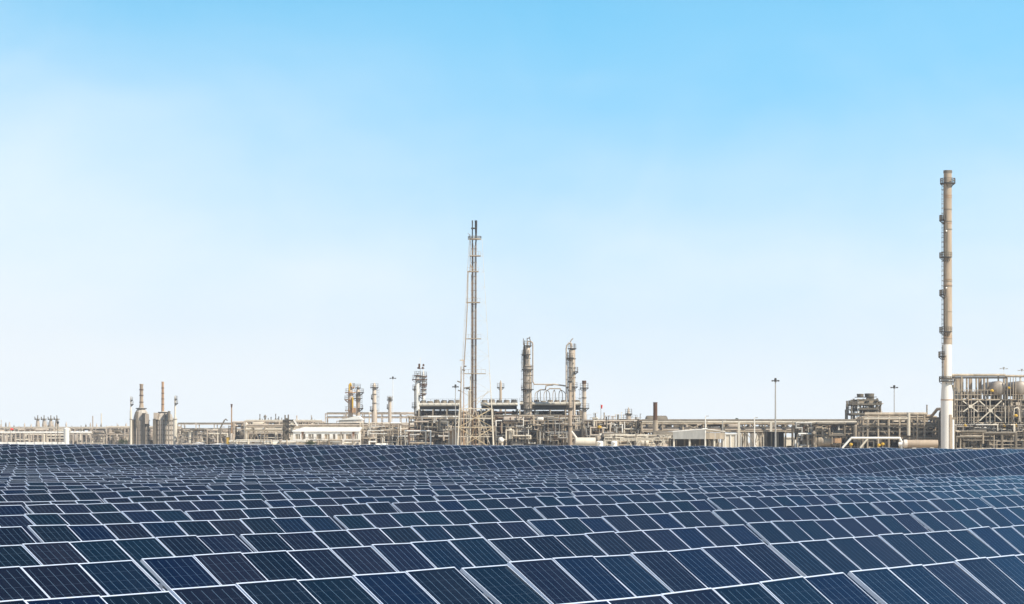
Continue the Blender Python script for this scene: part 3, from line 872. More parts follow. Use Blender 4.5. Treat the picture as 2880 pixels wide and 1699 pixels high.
# foreground white loop and the tan drum
Y = 500.0; a = At(Y)
t = thing('pipe_loop', 'white pipe loop with two sloping legs in front of the rack', 'pipe', (a.X(2450), Y, ZG))
part('top_run', MB().path([(a.X(2394), Y, a.Z(1232)), (a.X(2530), Y, a.Z(1232)), (a.X(2536), Y, a.Z(1243)), (a.X(2536), Y, ZB)], a.m(3.2), 12), 'white', t, True)
part('sloping_leg', MB().path([(a.X(2394), Y, a.Z(1232)), (a.X(2370), Y, a.Z(1259)), (a.X(2366), Y, ZB)], a.m(3.0), 12), 'white', t, True)
part('sloping_leg', MB().path([(a.X(2440), Y, a.Z(1234)), (a.X(2420), Y, a.Z(1259)), (a.X(2416), Y, ZB)], a.m(2.8), 12), 'pale', t, True)
t = thing('horizontal_drum', 'long tan drum lying left of the chimney foot, orange stained end', 'drum', (a.X(2585), Y, ZG))
part('shell', MB().lathe((a.X(2585), Y, a.Z(1248)), [(a.m(11), -a.m(34)), (a.m(11.2), 0), (a.m(11), a.m(52))], 22, 'x'), 'tan', t, True)
part('end_cap', MB().lathe((a.X(2551), Y, a.Z(1248)), [(a.m(7), -a.m(12)), (a.m(11.6), -a.m(9)), (a.m(11.6), -0.01)], 22, 'x'), 'stain', t, True)
part('nozzle', MB().lathe((a.X(2537), Y, a.Z(1249)), [(a.m(5), -a.m(10)), (a.m(6), 0.2)], 14, 'x'), 'white', t, True)
for x in (2570, 2620): part('saddle', MB().box(a.X(x) - 0.4, a.X(x) + 0.4, Y - 0.6, Y + 0.6, ZB, a.Z(1258)), 'concrete', t)
for x, y, lab in ((2399, 1250, 'yellow valve under the left leg of the white pipe loop'), (2489, 1249, 'yellow valve under the middle of the white pipe loop'), (2478, 1252, 'small yellow valve left of another under the white pipe loop')):
    t = thing('valve', lab, 'valve', (a.X(x), Y + 3, ZG))
    part('body', MB().lathe((a.X(x), Y + 3, a.Z(y)), [(a.m(2), -a.m(5)), (a.m(5), -a.m(2)), (a.m(5), a.m(2)), (a.m(2), a.m(4))], 12), 'yellow', t, True)
    part('stem', MB().tube((a.X(x), Y + 3, ZB), (a.X(x), Y + 3, a.Z(y) - a.m(4)), a.m(1.2), None, 8), 'beige', t)
t = thing('tank_box', 'rusty brown box tank left of the white pipe loop', 'tank', (a.X(2374), Y + 10, ZG))
part('body', MB().box(a.X(2365), a.X(2383), Y + 9, Y + 12, a.Z(1246), a.Z(1233)), 'orange', t)
part('legs', MB().box(a.X(2366), a.X(2368), Y + 9.5, Y + 10, ZB, a.Z(1246)).box(a.X(2380), a.X(2382), Y + 9.5, Y + 10, ZB, a.Z(1246)), 'mid', t)

# ------------------------------------------------------------------ pipe bridge, x 1800-2440
t, xs, ys, zs = pipe_rack('pipe_bridge', 'long two-level pipe bridge running from the domed vessel to the fan tower', 580, 1806, 2440, (1191, 1213), 4.6, 6, 2, 5, 0.34, 'beige',
                          ('mid', 'clad', 'dark', 'mid', 'pale'), 0.55, 0.5, 21, cat='pipe bridge', pr=(0.2, 0.42))
a = At(580)
part('pipe', MB().tube((a.X(1800), 581.5, a.Z(1207)), (a.X(2440), 581.5, a.Z(1207)), a.m(4.2), None, 12), 'mid', t, True)
part('pipe', MB().tube((a.X(1990), 579, a.Z(1187.5)), (a.X(2440), 579, a.Z(1187.5)), a.m(2.6), None, 12), 'pale', t, True)
part('shadow_strip', MB().box(a.X(1806), a.X(2440), 583, 585, a.Z(1216), a.Z(1211)), 'dark', t)
mb = MB()
for i in range(14):                      # bracing bays below the bridge
    x = 1960 + i * 34
    if i in (3, 7, 8, 12): continue
    part('brace', MB().beam((a.X(x), 579.6, a.Z(1214)), (a.X(x + 14), 579.6, ZB), 0.17), 'mid', t)
    part('brace', MB().beam((a.X(x), 579.4, a.Z(1214)), (a.X(x - 14), 579.4, ZB), 0.17), 'mid', t)
mb = MB()
for i in range(26):
    x = 2240 + i * 8
    mb.beam((a.X(x), 579.55, a.Z(1213 if i % 2 else 1191)), (a.X(x + 8), 579.55, a.Z(1191 if i % 2 else 1213)), 0.14)
part('truss', mb, 'pale', t)
for x in (2077, 2167, 2259, 2305, 2352):
    part('post', MB().box(a.X(x) - 0.26, a.X(x) + 0.26, 578.6, 579.2, ZB, a.Z(1186)), 'pale', t)

def hall(name, label, Y, x0, x1, ytop, depth, m='pale', roof='white', bays=4, frame='white', dark=None, cat='building'):
    a = At(Y)
    t = thing(name, label, cat, (a.X((x0 + x1) / 2), Y, ZG))
    part('wall', MB().box(a.X(x0), a.X(x1), Y, Y + depth, ZB, a.Z(ytop)), m, t)
    part('roof', MB().box(a.X(x0) - 0.3, a.X(x1) + 0.3, Y - 0.3, Y + depth + 0.3, a.Z(ytop), a.Z(ytop - 3)), roof, t)
    for i in range(bays + 1):
        x = a.X(x0 + (x1 - x0) * i / bays)
        part('pilaster', MB().box(x - 0.15, x + 0.15, Y - 0.2, Y - 0.003, ZB, a.Z(ytop)), frame, t)
    for (d0, d1, yt) in (dark or ()):
        part('door', MB().box(a.X(d0), a.X(d1), Y - 0.12, Y - 0.004, ZB, a.Z(yt)), 'black', t)
    return t
hall('pale_hall', 'cream low hall with a white roof edge behind the pipe bridge', 640, 2209, 2352, 1231, 20, 'pale', 'white', 5)
hall('pale_hall', 'plain cream hall wall behind the bridge, left of the dark gateway', 640, 2126, 2153, 1218, 16, 'pale', 'beige', 1)
hall('small_hall', 'small cream building seen under the bridge beside the open shed', 640, 2040, 2070, 1222, 12, 'pale', 'white', 2)
hall('pale_hall', 'narrow cream building between two bridge trestles', 640, 2085, 2103, 1220, 12, 'pale', 'white', 1)
a = At(566)
t = thing('gateway', 'dark open gateway bay under the bridge below the tall light mast', 'gateway', (a.X(2181), 566, ZG))
part('shade_backing', MB().box(a.X(2158), a.X(2204), 572, 572.5, ZB, a.Z(1216)), 'black', t)
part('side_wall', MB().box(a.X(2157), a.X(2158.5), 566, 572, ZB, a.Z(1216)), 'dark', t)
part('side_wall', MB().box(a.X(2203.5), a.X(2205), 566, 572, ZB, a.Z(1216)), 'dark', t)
part('roof', MB().box(a.X(2156), a.X(2206), 565.8, 572.8, a.Z(1216), a.Z(1214)), 'dark', t)
for x in (2170, 2188): part('post', MB().box(a.X(x) - 0.15, a.X(x) + 0.15, 566, 566.3, ZB, a.Z(1216)), 'mid', t)

# open shed with white roof
Y = 520.0; a = At(Y)
t = thing('open_shed', 'open-sided shed with white pitched roof and deep grey fascia', 'shed', (a.X(1966), Y, ZG))
xa, xb, zr, ze, zf = a.X(1892), a.X(2040), a.Z(1207.5), a.Z(1214.5), a.Z(1235)
xm = a.X(1985); d = 16
rf = MB()
rf.add([(xa, Y, ze), (xa, Y + d, ze), (xm, Y + d, zr), (xm, Y, zr), (xb, Y + d, ze), (xb, Y, ze),
        (xa, Y, ze + 0.12), (xa, Y + d, ze + 0.12), (xm, Y + d, zr + 0.12), (xm, Y, zr + 0.12), (xb, Y + d, ze + 0.12), (xb, Y, ze + 0.12)],
       [(6, 9, 8, 7), (9, 11, 10, 8), (0, 1, 2, 3), (3, 2, 4, 5), (0, 3, 9, 6), (3, 5, 11, 9), (1, 7, 8, 2), (2, 8, 10, 4), (0, 6, 7, 1), (5, 4, 10, 11)])
part('roof', rf, 'white', t)
part('ridge_vent', MB().box(xm - a.m(7), xm + a.m(7), Y + 2, Y + 5, zr - 0.1, zr + a.m(3)), 'white', t)
g = MB()
g.add([(xa + 0.05, Y + 0.02, zf), (a.X(1982), Y + 0.02, zf), (a.X(1982), Y + 0.02, zr - 0.08), (xa + 0.05, Y + 0.02, ze - 0.01),
       (xa + 0.05, Y + 0.2, zf), (a.X(1982), Y + 0.2, zf), (a.X(1982), Y + 0.2, zr - 0.08), (xa + 0.05, Y + 0.2, ze - 0.01)],
      [(0, 1, 2, 3), (7, 6, 5, 4), (0, 4, 5, 1), (1, 5, 6, 2), (2, 6, 7, 3), (3, 7, 4, 0)])
part('fascia', g, 'galv', t)
for x0, x1 in ((1984.5, 2011), (2012, 2039)):
    part('fascia', MB().box(a.X(x0), a.X(x1), Y + 0.05, Y + 0.25, zf, a.Z(1217)), 'beige', t)
part('post', MB().box(a.X(1982) + 0.01, a.X(1984.5) - 0.01, Y - 0.05, Y + 0.25, ZB, zr - 0.3), 'white', t)
for x in (1896, 1940, 1984, 2010, 2036):
    for dy in (0.3, d - 0.4): part('post', MB().box(a.X(x) - 0.18, a.X(x) + 0.18, Y + dy, Y + dy + 0.3, ZB, zf), 'pale' if dy < 1 else 'mid', t)
part('shade_backing', MB().box(a.X(1900), a.X(2036), Y + d - 0.05, Y + d + 0.1, ZB, zf), 'dark', t)
for i in range(14):
    x = rr.uniform(1900, 2032)
    part('stored_pipe', MB().tube((a.X(x), Y + rr.uniform(2, 12), ZB), (a.X(x), Y + rr.uniform(2, 12), rr.uniform(ZG + 1, zf)), a.m(rr.uniform(0.8, 2.2)), None, 8), rr.choice(('mid', 'pale', 'beige', 'clad')), t)

for x, yh, m_, lab in ((2122, 1175, 'white', 'white street lamp with one arm in front of the pipe bridge'), (2032.5, 1183, 'galv', 'small street lamp above the right roof end of the shed'), (1984, 1171, 'white', 'pale slim street lamp above the ridge vent of the shed')):
    a = At(540); X = a.X(x)
    t = thing('street_lamp', lab, 'street lamp', (X, 540, ZG), 'street lamps by the pipe bridge')
    part('pole', MB().tube((X, 540, ZB), (X, 540, a.Z(yh)), 0.17, 0.1, 8), m_, t)
    part('arm', MB().tube((X, 540, a.Z(yh)), (X + a.m(8), 540, a.Z(yh - 1)), 0.08, 0.07, 6), m_, t)
    part('lamp', MB().box(X + a.m(3), X + a.m(9), 539.8, 540.2, a.Z(yh + 0.5), a.Z(yh - 1.8)), 'galv', t)

# brown stack and domed vessel
Y = 574.0; a = At(Y); X = a.X(1843)
t = thing('brown_stack', 'short rust-brown stack standing behind the pipe bridge', 'stack', (X, Y, ZG))
part('shell', MB().lathe((X, Y, 0), shell_prof(a.k, [(5.8, 1184), (5.9, 1134), (6.4, 1133.5), (6.4, 1131.5)]), 20), 'rust', t, True)
part('pedestal', MB().lathe((X, Y, 0), [(a.m(7), ZB)] + shell_prof(a.k, [(7, 1190), (6.2, 1182)]), 16), 'beige', t, True)
column('domed_vessel', 'fat grey vessel crowned by a small pointed column', 610, 1768, [(38, 1215), (37, 1196), (30, 1186), (14, 1181), (6.2, 1180), (6.2, 1163), (3.2, 1159), (1.6, 1148), (0.6, 1145)], 'clad',
       ((1166, 4, 0, 360), (1183, 5, 0, 360)), (1196,), (1, 1215, 1180))
t, xs, ys, zs = pipe_rack('pipe_rack', 'dense three-level pipe rack left of and around the domed vessel', 590, 1645, 1812, (1189, 1209, 1228), 3.4, 9, 3, 4, 0.28, 'beige', ('mid', 'clad', 'mid', 'pale'), 0.5, 2.4, 31)
a = At(590)
part('shade_backing', MB().box(a.X(1648), a.X(1806), 618, 618.4, ZB, a.Z(1207)), 'dark', t)  # added dark backing, painting shade between the pipes
for y in (1200, 1219):  # extra decks added to shade the inside of the rack
    part('shade_deck', MB().box(a.X(1648), a.X(1810), 590.5, 598.5, a.Z(y) - 0.1, a.Z(y)), 'dark', t)
for i in range(18):
    x = 1652 + i * 8.8 + rr.uniform(-2, 2); yt = rr.uniform(1160, 1182)
    part('vent', MB().path([(a.X(x), 591 + rr.random() * 5, a.Z(1192)), (a.X(x), 594, a.Z(yt)), (a.X(x) + rr.choice((0.3, 1.2)), 594, a.Z(yt))], a.m(rr.uniform(0.5, 1.3)), 6), rr.choice(('pale', 'mid', 'clad')), t)
for x, y, lab in ((1686, 1201, 'yellow valve on the rack left of the domed vessel, upper of two'), (1714, 1228, 'yellow valve low on the rack left of the domed vessel')):
    a = At(586); t = thing('valve', lab, 'valve', (a.X(x), 586, ZG))
    part('body', MB().lathe((a.X(x), 586, a.Z(y)), [(a.m(2), -a.m(4.5)), (a.m(6), -a.m(2)), (a.m(6), a.m(2)), (a.m(2), a.m(4))], 12), 'yellow', t, True)
    part('stem', MB().tube((a.X(x), 586, ZB), (a.X(x), 586, a.Z(y) - a.m(4)), a.m(0.9), None, 8), 'beige', t)
a = At(600); X = a.X(1690)
t = thing('windsock', 'red windsock on a thin pole right of the red-capped stack', 'windsock', (X, 600, ZG))
part('pole', MB().tube((X, 600, ZB), (X, 600, a.Z(1137)), 0.08, 0.06, 6), 'galv', t)
part('sock', MB().lathe((X + a.m(2.2), 600, 0), [(a.m(2.6), a.Z(1139)), (a.m(2.3), a.Z(1145)), (a.m(1.3), a.Z(1149.5))], 10), 'red', t, True)

# low drums in front
Y = 520.0; a = At(Y)
t = thing('horizontal_drum', 'pale pink drum lying at the crest below the red-capped stack', 'drum', (a.X(1647), Y, ZG))
part('shell', MB().lathe((a.X(1647), Y, a.Z(1243)), [(a.m(10), -a.m(30)), (a.m(12.5), -a.m(28)), (a.m(12.5), a.m(28))], 20, 'x'), 'pale', t, True)
part('inclined_pipe', MB().path([(a.X(1607), Y, a.Z(1213)), (a.X(1620), Y, a.Z(1231)), (a.X(1626), Y, a.Z(1240))], a.m(3.6), 10), 'stain', t, True)
for x in (1632, 1664): part('saddle', MB().box(a.X(x) - 0.4, a.X(x) + 0.4, Y - 0.6, Y + 0.6, ZB, a.Z(1254)), 'concrete', t)
for x, w_, lab in ((1687, 10, 'white squat tank right of the pale pink drum'), (1727, 8.5, 'white round tank head low in front of the domed vessel')):
    t = thing('white_tank', lab, 'tank', (a.X(x), Y, ZG))
    part('shell', MB().lathe((a.X(x), Y, 0), [(a.m(w_), ZB), (a.m(w_), a.Z(1243)), (a.m(w_ * 0.7), a.Z(1240.5)), (0.05, a.Z(1240))], 18), 'white', t, True)
    part('manway', MB().tube((a.X(x), Y - a.m(w_) - 0.15, a.Z(1247)), (a.X(x), Y - a.m(w_) + 0.2, a.Z(1247)), a.m(2), None, 10), 'beige', t)
t, xs, ys, zs = pipe_rack('low_pipe_rack', 'low pipe rack with handrail at the crest in front of the domed vessel', 545, 1700, 1900, (1238,), 2.6, 3, 2, 4, 0.2, 'pale', ('pale', 'beige', 'mid'), 0.2, 1.6, 41, rail=True)

# ------------------------------------------------------------------ centre: columns, stacks, air coolers
Y = 662.0; a = At(Y)
t, a, X, rad = column('twin_column', 'left one of two tall pale columns joined by a high pipe', Y, 1484.5,
       [(11, 1190), (11, 1060), (10.5, 1030), (6.8, 1026), (6.6, 975), (4, 971), (1, 969.5)], 'clad',
       ((999, 9, 120, 300), (1041, 7, 120, 330), (1097, 8, 120, 330), (974, 5, 0, 360), (1152, 6, 0, 360)), (1031, 1057, 1009, 1078, 1134), (-1, 1184, 985))
part('overhead_pipe', MB().path([(X - a.m(1), Y - 0.4, a.Z(971)), (X - a.m(1), Y - 0.4, a.Z(961)), (X + a.m(6), Y - 0.4, a.Z(960)), (X + a.m(12.5), Y - 0.4, a.Z(963)), (X + a.m(14), Y - 0.4, a.Z(968)), (X + a.m(14), Y - 0.4, a.Z(1073)), (X + a.m(18), Y - 0.4, a.Z(1081)), (a.X(1553), Y + 1, a.Z(1081))], a.m(1.7), 10), 'tan', t, True)
part('overhead_pipe', MB().path([(X - a.m(2), Y + 0.6, a.Z(971)), (X - a.m(2), Y + 0.6, a.Z(952)), (X + a.m(5), Y + 0.6, a.Z(950)), (X + a.m(7), Y + 0.6, a.Z(958)), (X + a.m(7), Y + 0.6, a.Z(972))], a.m(1.2), 8), 'mid', t, True)
part('side_column', MB().lathe((a.X(1474.5), Y + 0.5, 0), shell_prof(a.k, [(3.8, 1130), (3.8, 985), (2.2, 970), (1.4, 966)]), 14), 'mid', t, True)
part('instrument_pipe', MB().path([(a.X(1468), Y - 0.4, a.Z(1036)), (a.X(1468), Y - 0.4, a.Z(1002)), (a.X(1472), Y - 0.4, a.Z(990))], a.m(1.2), 8), 'mid', t, True)
for dx, y0, y1, m_ in ((6, 1184, 1040, 'beige'), (9.2, 1150, 1062, 'mid'), (-7, 1170, 1035, 'mid'), (3, 1062, 985, 'pale')):
    part('side_pipe', MB().path([(X + a.m(dx), Y - a.m(11.5 if y1 >= 1030 else 8.5), a.Z(y0)), (X + a.m(dx), Y - a.m(11.5 if y1 >= 1030 else 8.5), a.Z(y1)), (X + a.m(dx * 0.6), Y - a.m(5), a.Z(y1))], a.m(0.8), 7), m_, t, True)
for y in (1015, 1048, 1070, 1115, 1140, 1165):
    part('manway', MB().tube((X + a.m(2), Y - a.m(13 if y > 1035 else 9), a.Z(y)), (X + a.m(2), Y - a.m(5), a.Z(y)), a.m(1.7), None, 8), 'mid', t)
mb = MB()
for x, y0, y1 in ((1472, 970, 952), (1476, 968, 957), (1490, 955, 947)): mb.beam((a.X(x), Y, a.Z(y0)), (a.X(x), Y, a.Z(y1)), 0.2)
part('davit', mb, 'mid', t)

t, a, X, rad = column('twin_column', 'right one of two tall pale columns joined by a high pipe', Y, 1609,
       [(9.5, 1190), (9.2, 985), (5, 981), (1, 979)], 'clad',
       ((982, 6, 0, 360), (1009, 7, 120, 290), (1090, 7, 0, 360), (1047, 8, -70, 30)), (1036, 1063, 1100, 1128, 1010), (-1, 1184, 1000))
part('overhead_pipe', MB().path([(X, Y - 0.4, a.Z(981)), (X - a.m(2), Y - 0.4, a.Z(966)), (X - a.m(9), Y - 0.4, a.Z(965)), (X - a.m(15), Y - 0.4, a.Z(972)), (X - a.m(16.5), Y - 0.4, a.Z(982)), (X - a.m(16.5), Y - 0.4, a.Z(1128))], a.m(2.0), 10), 'clad', t, True)
part('overhead_pipe', MB().path([(X - a.m(4), Y + 0.5, a.Z(985)), (X - a.m(5), Y + 0.5, a.Z(962)), (X - a.m(1), Y + 0.5, a.Z(955)), (X + a.m(3), Y + 0.5, a.Z(952))], a.m(1.4), 8), 'tan', t, True)
for dx, y0, y1, m_ in ((5, 1184, 1050, 'beige'), (-6, 1180, 1040, 'mid'), (2, 1090, 1000, 'pale')):
    part('side_pipe', MB().path([(X + a.m(dx), Y - a.m(10), a.Z(y0)), (X + a.m(dx), Y - a.m(10), a.Z(y1)), (X + a.m(dx * 0.6), Y - a.m(5), a.Z(y1))], a.m(0.8), 7), m_, t, True)
for y in (1022, 1055, 1080, 1112, 1145, 1170):
    part('manway', MB().tube((X + a.m(3), Y - a.m(11.5), a.Z(y)), (X + a.m(3), Y - a.m(5), a.Z(y)), a.m(1.6), None, 8), 'mid', t)
mb = MB().beam((X + a.m(7), Y, a.Z(981)), (X + a.m(7), Y, a.Z(966)), 0.2)
part('davit', mb, 'mid', t)
part('side_pipe', MB().tube((X - a.m(12), Y + 0.2, a.Z(1130)), (X - a.m(12), Y + 0.2, a.Z(990)), a.m(1.1), None, 8), 'mid', t, True)

t = thing('pipe_manifold', 'branching tree of pipes above the right bank of air coolers', 'pipework', (a.X(1560), Y, a.Z(1128)))
part('header_pipe', MB().path([(a.X(1554), Y + 1, a.Z(1080)), (a.X(1592), Y + 1, a.Z(1085.5))], a.m(2.2), 10), 'clad', t, True)
part('header_pipe', MB().path([(a.X(1519), Y + 1.6, a.Z(1096)), (a.X(1534), Y + 1.6, a.Z(1096)), (a.X(1536), Y + 1.6, a.Z(1085)), (a.X(1545), Y + 1.6, a.Z(1083)), (a.X(1556), Y + 1.2, a.Z(1083))], a.m(1.6), 8), 'tan', t, True)
part('header_pipe', MB().path([(a.X(1542), Y + 0.4, a.Z(1096)), (a.X(1546), Y + 0.4, a.Z(1093)), (a.X(1576), Y + 0.4, a.Z(1093)), (a.X(1577), Y + 0.4, a.Z(1098))], a.m(1.6), 8), 'tan', t, True)
for i, x in enumerate((1505, 1511, 1520, 1530, 1537, 1546, 1555, 1562, 1572, 1582, 1591)):
    mb = MB(); xc = 1519 + (0, 0, 0, 20, 20, 20, 40, 40, 58, 58, 58)[i]
    mb.path([(a.X(xc), Y + 0.6, a.Z(1096)), (a.X(xc + (x - xc) * 0.7), Y + 0.6, a.Z(1102)), (a.X(x), Y + 0.6, a.Z(1108)), (a.X(x), Y + 0.6, a.Z(1128))], a.m(1.0), 7)
    part('riser', mb, 'mid' if i % 3 else 'clad', t, True)

def air_coolers(name, label, Y, x0, x1, ytop, ydeck, ybase, nf, depth, seed, duct=True):
    """a long elevated bank of fan coolers: fan rings on top, cooler bundles, dark plenum, legs"""
    r = random.Random(seed); a = At(Y)
    xa, xb = a.X(x0), a.X(x1)
    t = thing(name, label, 'air coolers', ((xa + xb) / 2, Y, ZG))
    zt, zd, zb = a.Z(ytop), a.Z(ydeck), a.Z(ybase)
    step = (xb - xa) / nf
    for i in range(nf):
        for dy in (0.28, 0.74):
            cx = xa + step * (i + 0.5)
            part('fan_ring', MB().lathe((cx, Y + depth * dy, 0), [(step * 0.49, zd - 0.02), (step * 0.40, zd + (zt - zd) * 0.5), (step * 0.36, zt + r.uniform(-0.25, 0.25)), (step * 0.33, zt - 0.3)], 16), r.choice(('mid', 'dark', 'mid')), t, True)
    part('bundle', MB().box(xa, xb, Y, Y + depth, zd - a.m(7), zd), 'white', t)
    part('header_box', MB().tube((xa, Y - a.m(2), zd - a.m(5)), (xb, Y - a.m(2), zd - a.m(5)), a.m(4.0), None, 12), 'pale', t, True)
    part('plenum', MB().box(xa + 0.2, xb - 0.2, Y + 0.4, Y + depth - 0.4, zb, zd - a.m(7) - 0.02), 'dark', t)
    n = max(3, int((xb - xa) / 3.6))
    for i in range(n + 1):
        for dy in (0.1, depth / 2, depth - 0.1):
            x = xa + (xb - xa) * i / n
            part('leg', MB().box(x - 0.17, x + 0.17, Y + dy - 0.17, Y + dy + 0.17, ZB, zb - 0.003), 'mid' if dy > 1 else 'beige', t)
    for i in range(int(n * 2.2)):
        x = r.uniform(xa, xb); y = Y + r.uniform(0, depth); rad = r.uniform(0.15, 0.42)
        z1 = zb - r.uniform(0, 0.4); z0 = z1 - r.uniform(2, 7)
        part('pipe', MB().path([(x, y, z1), (x, y, z0), (x + r.uniform(-2.5, 2.5), y, z0 - 0.4)], rad, 7), r.choice(('mid', 'clad', 'dark', 'pale')), t, True)
    mb = MB()
    m_ = int((xb - xa) / 1.5)
    for i in range(m_ + 1): mb.beam((xa + (xb - xa) * i / m_, Y - 1.0, zd), (xa + (xb - xa) * i / m_, Y - 1.0, zd + 1.1), 0.07)
    for h in (0.55, 1.1): mb.beam((xa, Y - 1.0, zd + h), (xb, Y - 1.0, zd + h), 0.05)
    part('railing', mb, 'dark', t)
    return t
air_coolers('air_cooler_bank', 'bank of air coolers on legs between the two tall pale columns', 668, 1462, 1634, 1126, 1131, 1152, 9, 11, 3)
air_coolers('air_cooler_bank', 'long air cooler bank left of the flare tower', 668, 1178, 1296, 1126, 1134, 1151, 6, 12, 4)
air_coolers('air_cooler_bank', 'air cooler bank between the flare tower and the left pale column', 672, 1352, 1456, 1125, 1133, 1150, 5, 12, 5)

t, xs, ys, zs = pipe_rack('process_structure', 'crowded beige steel frame under the air coolers right of the flare tower', 655, 1392, 1640, (1174, 1191, 1214, 1233), 4.4, 14, 3, 4, 0.34, 'beige',
                          ('mid', 'clad', 'pale', 'mid'), 0.45, 1.9, 51, deck=(1192, 1216), cat='steel structure')
a = At(655)
part('shade_backing', MB().box(a.X(1394), a.X(1640), 690, 690.4, ZB, a.Z(1172)), 'dark', t)  # dark sheet added to stand for shade deep in the frame
for y in (1180, 1197, 1222):  # decks put in to darken the bays beneath them
    part('shade_deck', MB().box(a.X(1396), a.X(1638), 657, 669, a.Z(y) - 0.12, a.Z(y)), 'dark', t)
t0 = t
t = thing('horizontal_vessel', 'grey horizontal vessel left of the left pale column foot', 'vessel', (a.X(1444), 652, ZG))
part('shell', MB().vessel((a.X(1444), 652, a.Z(1182)), a.m(10.5), a.m(60), 'x', 20), 'clad', t, True)
for x in (1428, 1460): part('saddle', MB().box(a.X(x) - 0.3, a.X(x) + 0.3, 651.3, 652.7, ZB, a.Z(1190)), 'mid', t)
t = thing('white_drum', 'white rounded vessel under the right bank of air coolers', 'vessel', (a.X(1519), 653, ZG))
part('shell', MB().vessel((a.X(1519), 653, a.Z(1179)), a.m(8), a.m(20), 'x', 16), 'white', t, True)
part('saddle', MB().box(a.X(1513), a.X(1525), 652.6, 653.4, ZB, a.Z(1185)), 'mid', t)
t = thing('sphere_tank', 'small white sphere at the crest right of the flare tower base', 'tank', (a.X(1409), 640, ZG))
a = At(640)
part('shell', MB().ball((a.X(1409), 640, a.Z(1238)), a.m(8.5), 10, 18), 'white', t, True)
furn = MB(); furnace_legs(furn, (a.X(1403), a.X(1415)), (639.6, 640.4), ZB, a.Z(1240), 0.15)
part('support_legs', furn, 'beige', t)

t, a, X, rad = column('slim_stack', 'slim brown stack with a black rim in front of the right pale column', 620, 1603.5, [(5.4, 1260), (5.2, 1150), (4.0, 1146), (3.8, 1072), (4.6, 1071.5), (4.6, 1070)], 'tan', ((1150, 5, 0, 360),), (1100, 1200), None, cat='stack')
part('rim', MB().arc_slab((X, 620, a.Z(1076)), a.m(3.6), a.m(5.2), 0, 2 * math.pi, a.m(4), 16), 'black', t)
part('warning_lamp', MB().ball((X + a.m(7), 619.6, a.Z(1064)), a.m(1.8)), 'orange', t, True)
part('lamp_bracket', MB().beam((X + a.m(3), 619.6, a.Z(1070)), (X + a.m(7), 619.6, a.Z(1066)), 0.2), 'mid', t)
t, a, X, rad = column('capped_stack', 'beige stack with a dark red cap right of the pale columns', 625, 1643, [(7.5, 1240), (6.2, 1150), (5.6, 1146), (5.4, 1080), (5.4, 1078)], 'clad', ((1093, 7, 0, 360), (1150, 8, 0, 360)), (1120, 1190), (-1, 1220, 1095), cat='stack')
part('cap', MB().lathe((X, 625, 0), shell_prof(a.k, [(5.9, 1080), (5.9, 1071), (5.0, 1070.5)]), 18), 'rust', t, True)
column('small_column', 'small pinkish column behind the air coolers right of the flare tower', 720, 1408, [(3.6, 1180), (3.4, 1078), (2, 1074), (0.8, 1070)], 'tan', ((1091, 7, 0, 180),), (), None)

# ------------------------------------------------------------------ flare tower
Y = 630.0; a = At(Y)
t = thing('flare_tower', 'tall flare tower of pale lattice around two brown pipes', 'flare tower', (a.X(1338), Y, ZG))
def half(y): return 18 + (y - 672) * (51 - 18) / (1255 - 672) if y < 1255 else 51
cx = 1338
def corner(y, i, j): return Vector((a.X(cx) + i * a.m(half(y)), Y + j * a.m(half(y)), a.Z(y)))
for i in (-1, 1):
    for j in (-1, 1):
        mb = MB(); p = corner(1150, i, j); q = corner(1290, i, j); q.z = ZB
        mb.tube(q, p, 0.20, 0.15, 8); mb.tube(p, corner(1050, i, j), 0.10, 0.04, 6); mb.tube(corner(1050, i, j), corner(674, i, j), 0.022, 0.018, 6)
        part('leg', mb, 'pale', t)
lv = [674, 720, 764, 808, 851, 902, 953, 1002, 1051, 1100, 1150, 1202, 1265]
for k_ in range(len(lv) - 1):
    y0, y1 = lv[k_], lv[k_ + 1]; mb = MB(); w_ = 0.02 if y0 < 1100 else (0.05 if y0 < 1140 else 0.11)
    for (i0, j0), (i1, j1) in (((-1, -1), (1, -1)), ((1, -1), (1, 1)), ((1, 1), (-1, 1)), ((-1, 1), (-1, -1))):
        mb.beam(corner(y1, i0, j0), corner(y0, i1, j1), w_); mb.beam(corner(y0, i0, j0), corner(y1, i1, j1), w_)
        mb.beam(corner(y1, i0, j0), corner(y1, i1, j1), w_ * 1.2)
    part('bracing', mb, 'pale' if y0 < 1100 else 'ochre', t)
for y, x0, x1 in ((720, 1321, 1352), (764, 1314, 1346), (851, 1312, 1350), (953, 1309, 1353), (1051, 1306, 1366)):
    mb = MB(); mb.box(a.X(x0), a.X(x1), Y - 1.6, Y + 1.6, a.Z(y) - a.m(0.9), a.Z(y) + a.m(0.9))
    p = part('platform', mb, 'beige', t)
    rb = MB()
    for i in range(6): xx = a.X(x0) + (a.X(x1) - a.X(x0)) * i / 5; rb.beam((xx, Y - 1.55, a.Z(y)), (xx, Y - 1.55, a.Z(y) + 1.0), 0.05)
    rb.beam((a.X(x0), Y - 1.55, a.Z(y) + 1.0), (a.X(x1), Y - 1.55, a.Z(y) + 1.0), 0.05)
    part('railing', rb, 'beige', p)
part('flare_pipe', MB().tube((a.X(1329.0), Y, ZB), (a.X(1328.8), Y, a.Z(684)), a.m(2.9), a.m(2.3), 12), 'brown', t, True)
part('flare_pipe', MB().tube((a.X(1337.8), Y, ZB), (a.X(1338.2), Y, a.Z(680)), a.m(2.5), a.m(2.1), 12), 'brown', t, True)
part('steam_pipe', MB().tube((a.X(1333.2), Y + 0.5, ZB), (a.X(1333.4), Y + 0.5, a.Z(690)), a.m(0.9), a.m(0.7), 8), 'tan', t, True)
